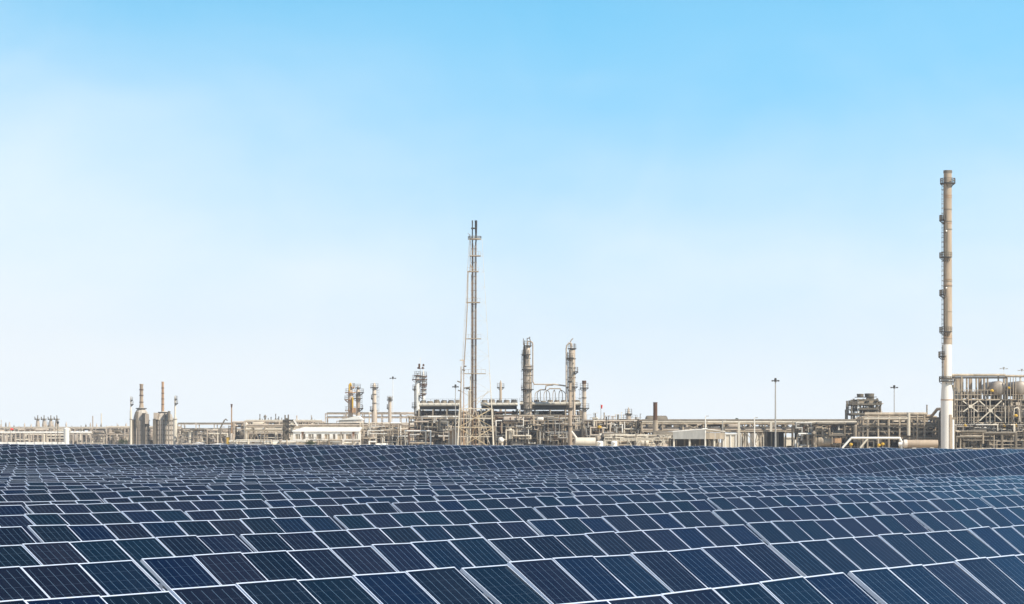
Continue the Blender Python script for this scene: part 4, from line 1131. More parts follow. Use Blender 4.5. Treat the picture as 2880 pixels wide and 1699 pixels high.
part('steam_pipe', MB().tube((a.X(1324.8), Y + 0.6, ZB), (a.X(1325.2), Y + 0.6, a.Z(770)), a.m(0.8), a.m(0.6), 8), 'beige', t, True)
for i in range(24):
    yk = 700 + i * 19.5
    part('pipe_clamp', MB().box(a.X(1325), a.X(1341), Y - a.m(1.0), Y + a.m(1.0), a.Z(yk + 0.8), a.Z(yk - 0.8)), 'tan' if i % 2 else 'brown', t)
part('flare_tip', MB().lathe((a.X(1328.6), Y, 0), shell_prof(a.k, [(1.8, 684), (1.6, 640), (1.9, 620), (1.5, 620)]), 12), 'dark', t, True)
part('flare_tip', MB().lathe((a.X(1338.8), Y, 0), shell_prof(a.k, [(1.9, 680), (2.6, 660), (3.4, 640), (3.6, 620), (3.0, 620)]), 12), 'black', t, True)
p = MB().arc_slab((a.X(1335), Y, a.Z(674)), a.m(4), a.m(19), 0, 2 * math.pi, a.m(2.2), 18)
p = part('platform', p, 'beige', t)
rb = MB(); railing(rb, (a.X(1335), Y, a.Z(672)), a.m(18.5), 0, 2 * math.pi, a.m(7), 12, 0.09); part('railing', rb, 'mid', p)
part('platform', MB().box(a.X(1325), a.X(1341), Y - 1, Y + 1, a.Z(643.5), a.Z(641)), 'dark', t)
mb = MB()
mb.path([(a.X(1322.5), Y - 1, a.Z(672)), (a.X(1321.5), Y - 1, a.Z(661)), (a.X(1316), Y - 1, a.Z(657.5))], a.m(0.9), 6)
part('pilot_pipe', mb, 'mid', t)
mb = MB().tube((a.X(1322.5), Y - 0.8, a.Z(764)), (a.X(1322.5), Y - 0.8, a.Z(674)), a.m(1.0), None, 6)
mb.tube((a.X(1323), Y - 0.8, a.Z(744)), (a.X(1328), Y - 0.8, a.Z(758)), a.m(1.4), None, 6)
part('pilot_pipe', mb, 'tan', t)
for x, y0, x1, y1 in ((1316.8, 766, 1314.5, 866), (1314.5, 866, 1310, 955), (1310, 955, 1304.5, 1045)):
    mb = MB(); p, q = Vector((a.X(x), Y - 1.8, a.Z(y0))), Vector((a.X(x1), Y - 1.8, a.Z(y1)))
    n = 14
    for s in (-1, 1): mb.beam(p + Vector((s * 0.13, 0, 0)), q + Vector((s * 0.13, 0, 0)), 0.03)
    for i in range(n): c = p.lerp(q, (i + 0.5) / n); mb.box(c.x - 0.10, c.x + 0.10, c.y - 0.10, c.y + 0.10, c.z - 0.30, c.z + 0.30)
    part('ladder', mb, 'tan', t)
for x, y1 in ((1312, 1150), (1318, 1100), (1323, 1060), (1345, 1160), (1352, 1190), (1361, 1200), (1372, 1215)):
    part('riser', MB().path([(a.X(x), Y + rr.uniform(-2, 2), ZB), (a.X(x), Y + rr.uniform(-1, 1), a.Z(y1)), (a.X(1330), Y, a.Z(y1 - 3))], a.m(rr.uniform(0.8, 1.6)), 7), rr.choice(('pale', 'orange', 'beige', 'clad')), t, True)
for x0, y0, x1, y1 in ((1336, 1153, 1384, 1262), (1336, 1153, 1296, 1262), (1352, 1153, 1375, 1230), (1318, 1250, 1352, 1165), (1340, 1140, 1374, 1100), (1372, 1150, 1346, 1235)):
    part('strut', MB().beam((a.X(x0), Y - 3.2 - (x0 % 7) * 0.12, a.Z(y0)), (a.X(x1), Y - 3.2 - (x0 % 7) * 0.12, a.Z(y1)), 0.13), 'pale' if x0 % 4 == 0 else 'ochre', t)
for y in (1150, 1178, 1202, 1228):
    part('girder', MB().box(a.X(1294 if y < 1200 else 1290), a.X(1382 if y < 1200 else 1387), Y - 4.1, Y - 3.8, a.Z(y) - 0.09, a.Z(y) + 0.09), 'pale', t)
a = At(626)
t = thing('lamp_pole', 'brown pole with lamp arms on the left of the flare tower', 'pole', (a.X(1297), 626, ZG))
part('pole', MB().tube((a.X(1296), 626, ZB), (a.X(1296.5), 626, a.Z(1031)), a.m(1.8), a.m(1.2), 8), 'tan', t)
part('pole', MB().tube((a.X(1304), 626, ZB), (a.X(1304.5), 626, a.Z(1012)), a.m(1.4), a.m(1.0), 8), 'orange', t)
for x0, y0, x1, y1 in ((1296, 1076, 1286, 1072), (1296, 1100, 1288, 1098), (1304, 1092, 1322, 1089), (1304, 1031, 1312, 1030), (1300, 1040, 1308, 1042)):
    part('arm', MB().beam((a.X(x0), 625.8, a.Z(y0)), (a.X(x1), 625.8, a.Z(y1)), 0.3), 'mid', t)
part('davit', MB().arc_slab((a.X(1298), 625.7, a.Z(1014)), a.m(4), a.m(5), 0, 2 * math.pi, 0.15, 12), 'yellow', t)
a = At(622)
t = thing('flare_drum', 'vertical knock-out vessel inside the base of the flare tower', 'vessel', (a.X(1322), 632, ZG))
part('shell', MB().lathe((a.X(1322), 632, 0), [(a.m(6), ZB)] + shell_prof(a.k, [(6, 1165), (7, 1150), (4, 1100), (2.5, 1092)]), 16), 'clad', t, True)
part('nozzle', MB().path([(a.X(1322), 632, a.Z(1098)), (a.X(1316), 632, a.Z(1090)), (a.X(1308), 632, a.Z(1092))], a.m(2), 8), 'mid', t, True)
light_mast('light_mast', 'light mast just left of the flare tower over the coolers', 610, 1281, 1088, w=0.22, head=1.2)

t, xs, ys, zs = pipe_rack('process_structure', 'dark crowded steel frame under the coolers left of the flare tower', 655, 1172, 1392, (1176, 1201, 1222), 4.2, 15, 3, 5, 0.3, 'beige',
                          ('mid', 'dark', 'clad', 'mid', 'pale'), 0.4, 2.0, 61, deck=(1177, 1203), cat='steel structure')
a = At(655)
part('shade_backing', MB().box(a.X(1176), a.X(1390), 690, 690.4, ZB, a.Z(1160)), 'dark', t)  # dark sheet added in place of shade under the coolers
for y in (1188, 1214):  # added decks that keep light out of the frame
    part('shade_deck', MB().box(a.X(1174), a.X(1390), 657, 669, a.Z(y) - 0.12, a.Z(y)), 'dark', t)
a = At(640)
t = thing('pipe_portal', 'white goalpost pipe portal in front of the dark frame left of the flare tower', 'pipe', (a.X(1180), 640, ZG))
part('top_run', MB().path([(a.X(1138), 640, a.Z(1212)), (a.X(1211), 640, a.Z(1212)), (a.X(1211), 640, ZB)], a.m(2.2), 10), 'white', t, True)
part('leg', MB().tube((a.X(1197.5), 640, ZB), (a.X(1197.5), 640, a.Z(1213)), a.m(2.4), None, 10), 'pale', t, True)
part('leg', MB().tube((a.X(1140), 640, ZB), (a.X(1140), 640, a.Z(1211)), a.m(1.5), None, 10), 'pale', t, True)
t = thing('small_shelter', 'cream shelter with sloping roof at the flare tower foot', 'shelter', (a.X(1290), 636, ZG))
part('roof', MB().add([(a.X(1248), 634, a.Z(1211)), (a.X(1330), 634, a.Z(1202.5)), (a.X(1330), 640, a.Z(1202.5)), (a.X(1248), 640, a.Z(1211)),
                       (a.X(1248), 634, a.Z(1208)), (a.X(1330), 634, a.Z(1200)), (a.X(1330), 640, a.Z(1200)), (a.X(1248), 640, a.Z(1208))],
                      [(3, 2, 1, 0), (4, 5, 6, 7), (0, 1, 5, 4), (1, 2, 6, 5), (2, 3, 7, 6), (3, 0, 4, 7)]), 'pale', t)
for x in (1264, 1275, 1285, 1295, 1305, 1316, 1328): part('post', MB().box(a.X(x) - 0.14, a.X(x) + 0.14, 634.5, 634.8, ZB, a.Z(1209)), 'pale', t)
part('shade_backing', MB().box(a.X(1262), a.X(1330), 638, 638.2, ZB, a.Z(1211)), 'tan', t)

# ------------------------------------------------------------------ centre left: pale twin column cluster, thin columns
t, a, X, rad = column('instrument_column', 'slender pale column with dark platforms left of the air coolers', 690, 1174, [(7, 1180), (6.6, 1080), (5.8, 1066), (5, 1058)], 'white', ((1069, 9, 0, 360), (1058, 4, 0, 360)), (), None, pm='rust')
part('vent', MB().path([(X, 690, a.Z(1058)), (X, 690, a.Z(1052)), (X + a.m(2), 690, a.Z(1050))], a.m(0.9), 6), 'mid', t)
t, a, X, rad = column('instrument_column', 'pale column with stacked brown platforms and lamps at the top', 690, 1191, [(5, 1180), (4.6, 1066), (4, 1060), (2, 1050), (0.9, 1040)], 'white',
       ((1060, 6, 0, 360), (1069, 6, 0, 360), (1082, 6, 0, 360), (1087, 5, 0, 360), (1097, 4, 0, 360), (1109, 4, 0, 360), (1114, 9, 90, 270)), (), None, pm='rust')
part('mast', MB().tube((X - a.m(9), 690, a.Z(1066)), (X - a.m(9), 690, a.Z(1006)), a.m(0.6), None, 6), 'white', t)
for dx, y0, y1 in ((-12, 1038, 1023), (-15, 1037, 1033), (-2, 1038, 1032), (0, 1030, 1024)):
    part('lamp', MB().box(X + a.m(dx - 2.4), X + a.m(dx + 2.4), 689.6, 690.4, a.Z(y0), a.Z(y1)), 'rust', t)
part('crossarm', MB().beam((X - a.m(17), 690, a.Z(1036)), (X + a.m(3), 690, a.Z(1036)), 0.14), 'mid', t)
column('slim_column', 'very slim brown column left of the pale instrument columns', 690, 1166.5, [(1.6, 1180), (1.5, 1092), (0.8, 1085)], 'tan', ((1096, 5, 0, 360), (1146, 7, 0, 360)), (), None)
column('thin_column', 'pale column with two platforms right of the yellow column pair', 800, 1053, [(8, 1200), (7.8, 1155), (5.8, 1150), (5.6, 1084), (3, 1080), (1, 1076)], 'clad', ((1091, 6, 0, 360), (1155, 5, 100, 260), (1122, 4, 150, 230)), (1110, 1135), (1, 1175, 1092))
column('thin_column', 'short column with a dark capped top right of the thin column', 800, 1096.5, [(5, 1200), (4.6, 1130), (4.2, 1118), (4.2, 1116)], 'clad', ((1126, 4, 0, 360), (1149, 4, 150, 230)), (1120, 1123), None)
light_mast('light_mast', 'very tall thin white light mast behind the short capped column', 820, 1105, 1064, w=0.2, head=1.6, m='white')
t, a, X, rad = column('yellow_column', 'mustard yellow column with platforms left of its grey twin', 800, 985.5, [(7.2, 1180), (6.8, 1100), (5, 1096), (4, 1085), (1.5, 1078)], 'clad', ((1105, 8, 0, 360), (1125, 10, 100, 280), (1155, 8, 0, 360), (1090, 8, -60, 60)), (), None, pm='orange')
part('yellow_duct', MB().box(X + a.m(5.5), X + a.m(9), 798.6, 799.6, a.Z(1160), a.Z(1117)), 'yellow', t)
part('yellow_box', MB().box(X + a.m(6), X + a.m(16), 797.8, 799.4, a.Z(1161), a.Z(1147)), 'orange', t)
part('top_piping', MB().path([(X - a.m(3), 799.2, a.Z(1100)), (X - a.m(2.5), 799.2, a.Z(1083)), (X + a.m(1), 799.2, a.Z(1079)), (X + a.m(3), 799.2, a.Z(1086))], a.m(2.4), 8), 'yellow', t, True)
column('grey_column', 'grey column with four platforms right of the yellow column', 802, 1007, [(5.6, 1180), (5.4, 1130), (6.6, 1126), (6.4, 1100), (3, 1094), (1.4, 1086)], 'clad', ((1092, 5, 0, 360), (1105, 10, -90, 90), (1122, 8, 90, 330), (1150, 9, -90, 90)), (1112,), (1, 1170, 1105))

t, xs, ys, zs = pipe_rack('pipe_rack', 'pale two-level pipe rack behind the yellow column pair', 815, 915, 1178, (1164, 1175), 6.0, 8, 2, 2, 0.28, 'clad', ('clad', 'pale', 'mid'), 0.3, 0.7, 71)
t, xs, ys, zs = pipe_rack('pipe_rack', 'beige pipe rack from the lattice tower to the goalpost pipe portal', 740, 690, 1180, (1200, 1212), 6.0, 8, 2, 3, 0.32, 'beige', ('clad', 'pale', 'mid'), 0.35, 1.1, 81)
a = At(760)
t = thing('pitched_building', 'rust-stained white building with a pitched roof under the yellow column', 'building', (a.X(985), 760, ZG))
xa, xb, xm_ = a.X(953), a.X(1017), a.X(1006)
part('wall', MB().box(xa, xb, 760, 772, ZB, a.Z(1182)), 'stain', t)
part('roof', MB().add([(xa - .2, 759.7, a.Z(1182)), (xa - .2, 772.3, a.Z(1182)), (xm_, 772.3, a.Z(1169)), (xm_, 759.7, a.Z(1169)), (xb + .2, 772.3, a.Z(1180)), (xb + .2, 759.7, a.Z(1180))],
                      [(0, 3, 2, 1), (3, 5, 4, 2), (0, 1, 4, 5), (0, 5, 3), (1, 2, 4)]), 'white', t)
part('plinth', MB().box(xa + 0.3, xb - 0.3, 759.5, 759.99, ZB, a.Z(1200)), 'mid', t)

# white building with row of openings
Y = 600.0; a = At(Y)
t = thing('white_gallery', 'long white building with a row of nine square openings', 'building', (a.X(916), Y, ZG))
zt, zo1, zo0, zb_ = a.Z(1214), a.Z(1221), a.Z(1235), ZB
ops = [(831, 844), (850, 859), (867, 882), (890, 904), (913, 927), (936, 943), (949, 966), (973, 989), (997, 1006)]
wl = MB(); wl.box(a.X(824), a.X(1009), Y, Y + 0.4, zo1, zt); wl.box(a.X(824), a.X(1009), Y, Y + 0.4, zb_, zo0)
e = [824] + [v for o in ops for v in o] + [1009]
for i in range(0, len(e), 2): wl.box(a.X(e[i]), a.X(e[i + 1]), Y + 0.002, Y + 0.398, zo0, zo1)
wl.box(a.X(824), a.X(824) + 0.4, Y + 0.4, Y + 9, zb_, zt); wl.box(a.X(1009) - 0.4, a.X(1009), Y + 0.4, Y + 9, zb_, zt)
part('wall', wl, 'cream', t)
rf = MB(); x0_, x1_ = a.X(824) - 0.2, a.X(1012)
rf.add([(x0_, Y - 0.3, zt), (x1_, Y - 0.3, zt), (x1_, Y + 9.3, zt + 0.9), (x0_ + 2, Y + 9.3, zt + 0.9), (x0_, Y - 0.3, zt + 0.2), (x1_, Y - 0.3, zt + 0.2), (x1_, Y + 9.3, zt + 1.1), (x0_ + 2, Y + 9.3, zt + 1.1)],
       [(3, 2, 1, 0), (4, 5, 6, 7), (0, 1, 5, 4), (1, 2, 6, 5), (2, 3, 7, 6), (3, 0, 4, 7)])
part('roof', rf, 'white', t)
for i, (u, v) in enumerate(ops):
    part('opening', MB().box(a.X(u) + 0.01, a.X(v) - 0.01, Y + 0.22, Y + 0.38, zo0 + 0.003, zo1 - 0.003), ('beige', 'tan', 'grey')[i % 3], t)
    part('mullion', MB().box(a.X(u + (v - u) * 0.6) - 0.1, a.X(u + (v - u) * 0.6) + 0.1, Y + 0.1, Y + 0.217, zo0 + 0.003, zo1 - 0.003), 'mid' if i % 2 else 'pale', t)
Y = 590.0; a = At(Y)
t = thing('low_building', 'long low white building at the crest left of the gallery', 'building', (a.X(800), Y, ZG))
part('wall', MB().box(a.X(646), a.X(962), Y, Y + 8, ZB, a.Z(1242)), 'white', t)
part('roof', MB().box(a.X(644), a.X(964), Y - 0.4, Y + 8.4, a.Z(1242), a.Z(1239)), 'white', t)
for i in range(13):
    x = 668 + i * 22 + rr.uniform(-4, 4)
    part('window', MB().box(a.X(x), a.X(x + rr.uniform(3, 8)), Y - 0.05, Y - 0.004, a.Z(1247), a.Z(1243.5)), 'tan', t)
for x0, x1, yt, lab in ((540, 572, 1244, 'white tent-like roof at the crest left of the rusty pole'), (590, 640, 1246.5, 'low white canopy at the crest below the rusty pole')):
    a = At(880)
    t = thing('white_canopy', lab, 'canopy', (a.X((x0 + x1) / 2), 880, ZG))
    xa, xb, xc = a.X(x0), a.X(x1), a.X((x0 + x1) / 2)
    part('roof', MB().add([(xa, 880, a.Z(yt + 3)), (xb, 880, a.Z(yt + 3)), (xb, 888, a.Z(yt + 3)), (xa, 888, a.Z(yt + 3)), (xc, 884, a.Z(yt))], [(3, 2, 1, 0), (0, 1, 4), (1, 2, 4), (2, 3, 4), (3, 0, 4)]), 'white', t)
    mb = MB(); furnace_legs(mb, (xa + 0.2, xb - 0.2), (880.2, 887.8), ZB, a.Z(yt + 3), 0.2)
    part('posts', mb, 'white', t)

# lattice frame at 794-827 and rusty pole
Y = 730.0; a = At(Y)
t = thing('lattice_tower', 'dark lattice tower with an inclined white chute, left of the gallery', 'steel tower', (a.X(810), Y, ZG))
for x in (798, 806, 820):
    for dy in (0, 4): part('post', MB().box(a.X(x) - 0.3, a.X(x) + 0.3, Y + dy, Y + dy + 0.5, ZB, a.Z(1182 if x != 806 else 1176)), 'mid' if x != 820 else 'pale', t)
for y in (1182, 1198, 1216):
    part('deck', MB().box(a.X(796), a.X(826), Y - 0.3, Y + 5, a.Z(y) - 0.2, a.Z(y) + 0.2), 'dark', t)
for x0, y0, x1, y1 in ((798, 1198, 820, 1216), (820, 1198, 798, 1216), (798, 1216, 812, 1240), (812, 1216, 798, 1240)):
    part('brace', MB().beam((a.X(x0), Y - 0.5 - (x0 - 790) * 0.004, a.Z(y0)), (a.X(x1), Y - 0.5 - (x0 - 790) * 0.004, a.Z(y1)), 0.3), 'mid', t)
part('chute', MB().beam((a.X(827), Y - 1, a.Z(1181)), (a.X(838), Y - 1, a.Z(1198)), 0.45), 'white', t)
for x, y in ((801, 1167), (810, 1166)): part('vent', MB().tube((a.X(x), Y + 1, a.Z(1182)), (a.X(x), Y + 1, a.Z(y)), 0.2, None, 8), 'mid', t)
Y = 900.0; a = At(Y); X = a.X(651.4)
t = thing('rusty_pole', 'rust-orange flare pole on a pale conical base', 'flare pole', (X, Y, ZG))
part('pole', MB().tube((X, Y, a.Z(1222)), (X, Y, a.Z(1140)), a.m(2.1), a.m(1.6), 10), 'orange', t, True)
part('tip', MB().lathe((X, Y, 0), shell_prof(a.k, [(2.0, 1146), (2.4, 1141), (3.2, 1136.5), (2.6, 1136.5)]), 12), 'rust', t, True)
part('base_cone', MB().lathe((X, Y, 0), [(a.m(8), ZB)] + shell_prof(a.k, [(8, 1232), (4.5, 1222), (2, 1219)]), 14), 'stain', t, True)
a = At(880)
t = thing('yellow_cabin', 'small yellow cabin left of the rusty pole base', 'cabin', (a.X(640), 880, ZG))
part('wall', MB().box(a.X(637), a.X(644), 880, 882, ZB, a.Z(1229)), 'yellow', t)
part('roof', MB().box(a.X(636.5), a.X(644.5), 879.8, 882.2, a.Z(1229), a.Z(1228)), 'white', t)

# ------------------------------------------------------------------ left: two reactor towers with stacks
Y = 1000.0; a = At(Y)
def furnace(label, cx, prof, sides, stack_x, stack, stack_mat, band_rows, front):
    t = thing('furnace_tower', label, 'furnace tower', (a.X(cx), Y, ZG))
    R0 = a.m(prof[-1][0]); Yc = Y + R0
    def oct_(pr, n=sides):
        mb = MB().lathe((0, 0, 0), pr, n); rot = math.pi / n
        mb.v = [(a.X(cx) + v[0] * math.cos(rot) - v[1] * math.sin(rot), Yc + v[0] * math.sin(rot) + v[1] * math.cos(rot), v[2]) for v in mb.v]
        return mb
    k_ = 1 / math.cos(math.pi / sides)
    pr = [(w_ * a.k * k_, a.Z(y)) for w_, y in prof]
    ys_ = prof[-1][1]
    part('body', oct_([(pr[-1][0], ZB), pr[-1]]), 'grimy', t)
    part('roof', oct_([pr[-1]] + pr[-2::-1]), 'grimy', t)
    for y in (ys_ + 1, ys_ + 14, ys_ + 28, ys_ + 42, ys_ + 56):
        if a.Z(y) > ZB: part('girt', oct_([(pr[-1][0], a.Z(y) - 0.2), (pr[-1][0] + 0.3, a.Z(y) - 0.2), (pr[-1][0] + 0.3, a.Z(y) + 0.15), (pr[-1][0], a.Z(y) + 0.15)]), 'mid', t)
    for i in range(-4, 5):
        x = a.X(cx) + R0 * i / 4.5; yy = Yc - math.sqrt(max(0.0, R0 * R0 - (R0 * i / 4.5) ** 2)) - 0.15
        part('buckstay', MB().box(x - 0.16, x + 0.16, yy - 0.4, yy + 0.6, ZB, a.Z(ys_ + 0.5)), 'grey' if i % 2 else 'clad', t)
    part('gallery', oct_([(pr[1][0], a.Z(prof[1][1])), (pr[1][0] + a.m(4), a.Z(prof[1][1])), (pr[1][0] + a.m(4), a.Z(prof[1][1]) + 0.35), (pr[1][0], a.Z(prof[1][1]) + 0.35)]), 'dark', t)
    part('stack', MB().lathe((a.X(stack_x), Yc, 0), shell_prof(a.k, stack), 16), stack_mat, t, True)
    for y in band_rows: part('band', MB().arc_slab((a.X(stack_x), Yc, a.Z(y)), a.m(3.2), a.m(stack[1][0] + 0.9), 0, 2 * math.pi, 0.35, 14), 'rust', t)
    for (x0, x1, y0, y1, m_) in front:  # dark ones paint the shade of a front recess; the rest are bays
        part('bay_and_recess_shade', MB().box(a.X(x0), a.X(x1), Y - 1.2, Y + R0 * 0.7, max(ZB, a.Z(y0)), a.Z(y1)), m_, t)
    return t
furnace('left one of two grey-brown furnace towers, domed shoulders and tan stack', 394, [(7, 1146), (11, 1150), (17, 1160), (20.5, 1172), (22, 1182)], 12, 394.5,
        [(7, 1147), (5.2, 1134), (4.8, 1083), (5.6, 1082), (5.6, 1079.5)], 'tan', (1097, 1113, 1132),
        ((401, 409, 1262, 1162, 'dark'), (409.3, 417, 1192, 1164, 'clad'), (371, 376, 1262, 1180, 'mid'), (383, 388, 1200, 1158, 'mid')))
furnace('right one of two grey-brown furnace towers, flat shoulders and orange stack', 457, [(6, 1156), (12, 1161), (21, 1165), (25, 1177), (26.5, 1181)], 8, 454,
        [(4.2, 1158), (3.3, 1076), (3.8, 1075.5), (3.8, 1073)], 'orange', (1092, 1107, 1123, 1138),
        ((462, 465, 1262, 1163, 'dark'), (431, 439, 1262, 1178, 'mid'), (433, 444, 1180, 1161, 'clad'), (473, 477, 1185, 1156, 'mid')))
for x, lab, sp, pl in ((368, 'slender column left of the furnace towers', [(3.6, 1235), (3.0, 1160), (1.8, 1150), (1.6, 1140), (1.9, 1125), (0.8, 1115)], (1138, 6)),
                       (492.5, 'slender column right of the furnace towers, wide at its foot', [(5.5, 1235), (5.2, 1180), (2.4, 1170), (2.2, 1140), (2.6, 1122), (0.8, 1113)], (1135, 6))):
    t, a, X, rad = column('slender_column', lab, 985, x, sp, 'pale', ((pl[0], pl[1], -90, 90), (pl[0] - 12, 4, -90, 90)), (1180,), None)
# link structure between them
t, xs, ys, zs = pipe_rack('pipe_rack', 'hazy pipe rack between and behind the two furnace towers', 1040, 300, 505, (1203, 1221), 8, 9, 2, 3, 0.4, 'clad', ('clad', 'mid', 'pale'), 0.3, 0.8, 91)
t, xs, ys, zs = pipe_rack('pipe_rack', 'hazy pipe rack right of the furnace towers up to the rusty pole', 960, 500, 705, (1193, 1209, 1224), 7, 10, 2, 3, 0.36, 'clad', ('clad', 'mid', 'pale'), 0.3, 1.3, 101)
t, xs, ys, zs = pipe_rack('pipe_rack', 'pipe rack with many small vents left of the lattice tower', 860, 690, 905, (1186, 1202, 1218), 6.5, 9, 2, 3, 0.34, 'clad', ('clad', 'mid', 'pale'), 0.3, 1.3, 111)
a = At(862)
for i, x in enumerate((700, 712, 736, 744, 753, 780, 791, 842, 856, 876, 884, 890)):
    y1 = (1182, 1184, 1178, 1168, 1176, 1176, 1175, 1180, 1182, 1174, 1180, 1186)[i]
    part('vent', MB().lathe((a.X(x), 864, 0), shell_prof(a.k, [(2.5, 1190), (2.5, y1 + 8), (1.0, y1 + 5), (1.2, y1)]), 10), 'mid', t, True)
part('vent_cap', MB().lathe((a.X(744), 864, 0), shell_prof(a.k, [(5, 1174), (4, 1171), (0.6, 1166)]), 10), 'mid', t, True)
a = At(930); 
t = thing('gantry_crane', 'grey inclined boom left of the rusty pole', 'crane', (a.X(627), 930, ZG))
part('boom', MB().beam((a.X(620), 930, a.Z(1203)), (a.X(632), 930, a.Z(1181)), 0.5), 'mid', t)
part('jib', MB().path([(a.X(632), 930, a.Z(1181)), (a.X(635), 930, a.Z(1179)), (a.X(640), 930, a.Z(1183))], 0.22, 6), 'mid', t)
part('post', MB().tube((a.X(620), 930, ZB), (a.X(620), 930, a.Z(1203)), 0.4, 0.3, 8), 'mid', t)

# ------------------------------------------------------------------ far left
Y = 1150.0; a = At(Y)
t = thing('white_pipeline', 'long white pipeline on trestles along the left side', 'pipeline', (a.X(110), Y, ZG))
part('main_pipe', MB().tube((a.X(-40), Y, a.Z(1216.5)), (a.X(258), Y, a.Z(1216.5)), a.m(2.6), None, 14), 'white', t, True)
for i in range(24): part('trestle', MB().box(a.X(-30 + i * 12.4) - 0.25, a.X(-30 + i * 12.4) + 0.25, Y - 0.3, Y + 0.3, ZB, a.Z(1218)), 'clad', t)
t, xs, ys, zs = pipe_rack('pipe_rack', 'long hazy pipe rack behind the white pipeline at the left edge', 1170, -30, 372, (1204, 1222), 9, 12, 2, 4, 0.4, 'clad', ('clad', 'mid', 'pale'), 0.25, 1.7, 121)
a = At(1172)
for i in range(26):
    x = -5 + i * 14.3 + rr.uniform(-4, 4)
    if 96 < x < 172: continue
    y1 = rr.uniform(1186, 1200)
    part('vent', MB().lathe((a.X(x), 1176, 0), shell_prof(a.k, [(2.2, 1206), (2.2, y1 + 5), (0.9, y1 + 3), (0.8, y1)]), 8), rr.choice(('mid', 'clad')), t, True)
Y = 1200.0; a = At(Y)
for i, x in enumerate((106, 124, 143, 160)):
    t = thing('furnace_turret', ('first', 'second', 'third', 'fourth')[i] + ' from left of four small furnace turrets on the far left skyline', 'furnace turret', (a.X(x), Y, ZG), 'furnace turrets on the left skyline')
    part('body', MB().lathe((a.X(x), Y, 0), [(a.m(6), ZB)] + shell_prof(a.k, [(6, 1196), (4.6, 1186), (4.2, 1180)]), 12), 'clad', t, True)
    part('gallery', MB().arc_slab((a.X(x), Y, a.Z(1180)), a.m(3), a.m(8), 0, 2 * math.pi, 0.4, 12), 'mid', t)
    part('stack', MB().lathe((a.X(x), Y, 0), shell_prof(a.k, [(2.4, 1180), (1.6, 1176), (1.3, 1168)]), 10), 'mid', t, True)
    part('side_vent', MB().tube((a.X(x - 7), Y, a.Z(1181)), (a.X(x - 8), Y, a.Z(1172)), 0.3, 0.2, 6), 'mid', t)
for x, y1, m_, lab in ((261, 1170, 'tan', 'thin tan stack on the far left skyline'), (285, 1163, 'pale', 'thin pale stack right of the tan one on the far left')):
    a = At(1250); t = thing('thin_stack', lab, 'stack', (a.X(x), 1250, ZG))
    part('shell', MB().lathe((a.X(x), 1250, 0), [(a.m(1.7), ZB)] + shell_prof(a.k, [(1.7, 1210), (1.4, y1 + 2), (1.7, y1 + 1.8), (1.7, y1)]), 10), m_, t, True)
    part('pedestal', MB().lathe((a.X(x), 1250, 0), [(a.m(4), ZB), (a.m(3.4), a.Z(1222)), (a.m(2), a.Z(1212))], 10), 'clad', t, True)
a = At(1130); 
t = thing('dome_tank', 'wide pale tank with a domed roof behind the rack at left', 'tank', (a.X(278), 1200, ZG))
a = At(1200)
part('shell', MB().lathe((a.X(278), 1200, 0), [(a.m(19), ZB), (a.m(19), a.Z(1214))], 28), 'pale', t, True)
part('dome', MB().lathe((a.X(278), 1200, 0), [(a.m(19.3), a.Z(1214)), (a.m(14), a.Z(1208)), (a.m(7), a.Z(1204.5)), (0.1, a.Z(1203.5))], 28), 'white', t, True)
a = At(1080)
t = thing('white_silo', 'narrow upright white silo in front of the pipeline at left', 'silo', (a.X(187.5), 1080, ZG))
part('shell', MB().lathe((a.X(187.5), 1080, 0), [(a.m(8.4), ZB), (a.m(8.4), a.Z(1206)), (a.m(6), a.Z(1203.5)), (0.1, a.Z(1202.5))], 20), 'white', t, True)
ladder(t, a.X(187.5) + a.m(9.6), 1079.5, ZB, a.Z(1208), 'mid')
a = At(900); X = a.X(162.5)
t = thing('street_lamp', 'street lamp with a round black head, alone on the far left', 'street lamp', (X, 900, ZG))
part('pole', MB().tube((X, 900, ZB), (X, 900, a.Z(1191)), a.m(1.3), a.m(1.0), 8), 'mid', t)
part('lamp', MB().lathe((X, 900, 0), shell_prof(a.k, [(1.0, 1194), (2.8, 1190.5), (4.0, 1187.5), (3.4, 1185.5), (0.3, 1184.5)]), 12), 'black', t, True)
a = At(1100); X = a.X(30)
t = thing('windsock', 'red windsock above the white pipeline at the left edge', 'windsock', (X, 1100, ZG))
part('pole', MB().tube((X, 1100, ZB), (X, 1100, a.Z(1203)), 0.12, 0.08, 6), 'galv', t)
part('sock', MB().lathe((X + a.m(3), 1100, a.Z(1207.5)), [(a.m(3.2), -a.m(3)), (a.m(3.0), a.m(1)), (a.m(1.6), a.m(5))], 10, 'x'), 'red', t, True)
a = At(1060)
t = thing('boundary_wall', 'low white boundary wall at the foot of the far left plant', 'wall', (a.X(100), 1060, ZG))
part('wall', MB().box(a.X(-60), a.X(182), 1060, 1060.4, ZB, a.Z(1243.5)), 'white', t)
for i in range(10): part('pier', MB().box(a.X(-50 + i * 25) - 0.3, a.X(-50 + i * 25) + 0.3, 1059.7, 1060.5, ZB, a.Z(1242.5)), 'white', t)

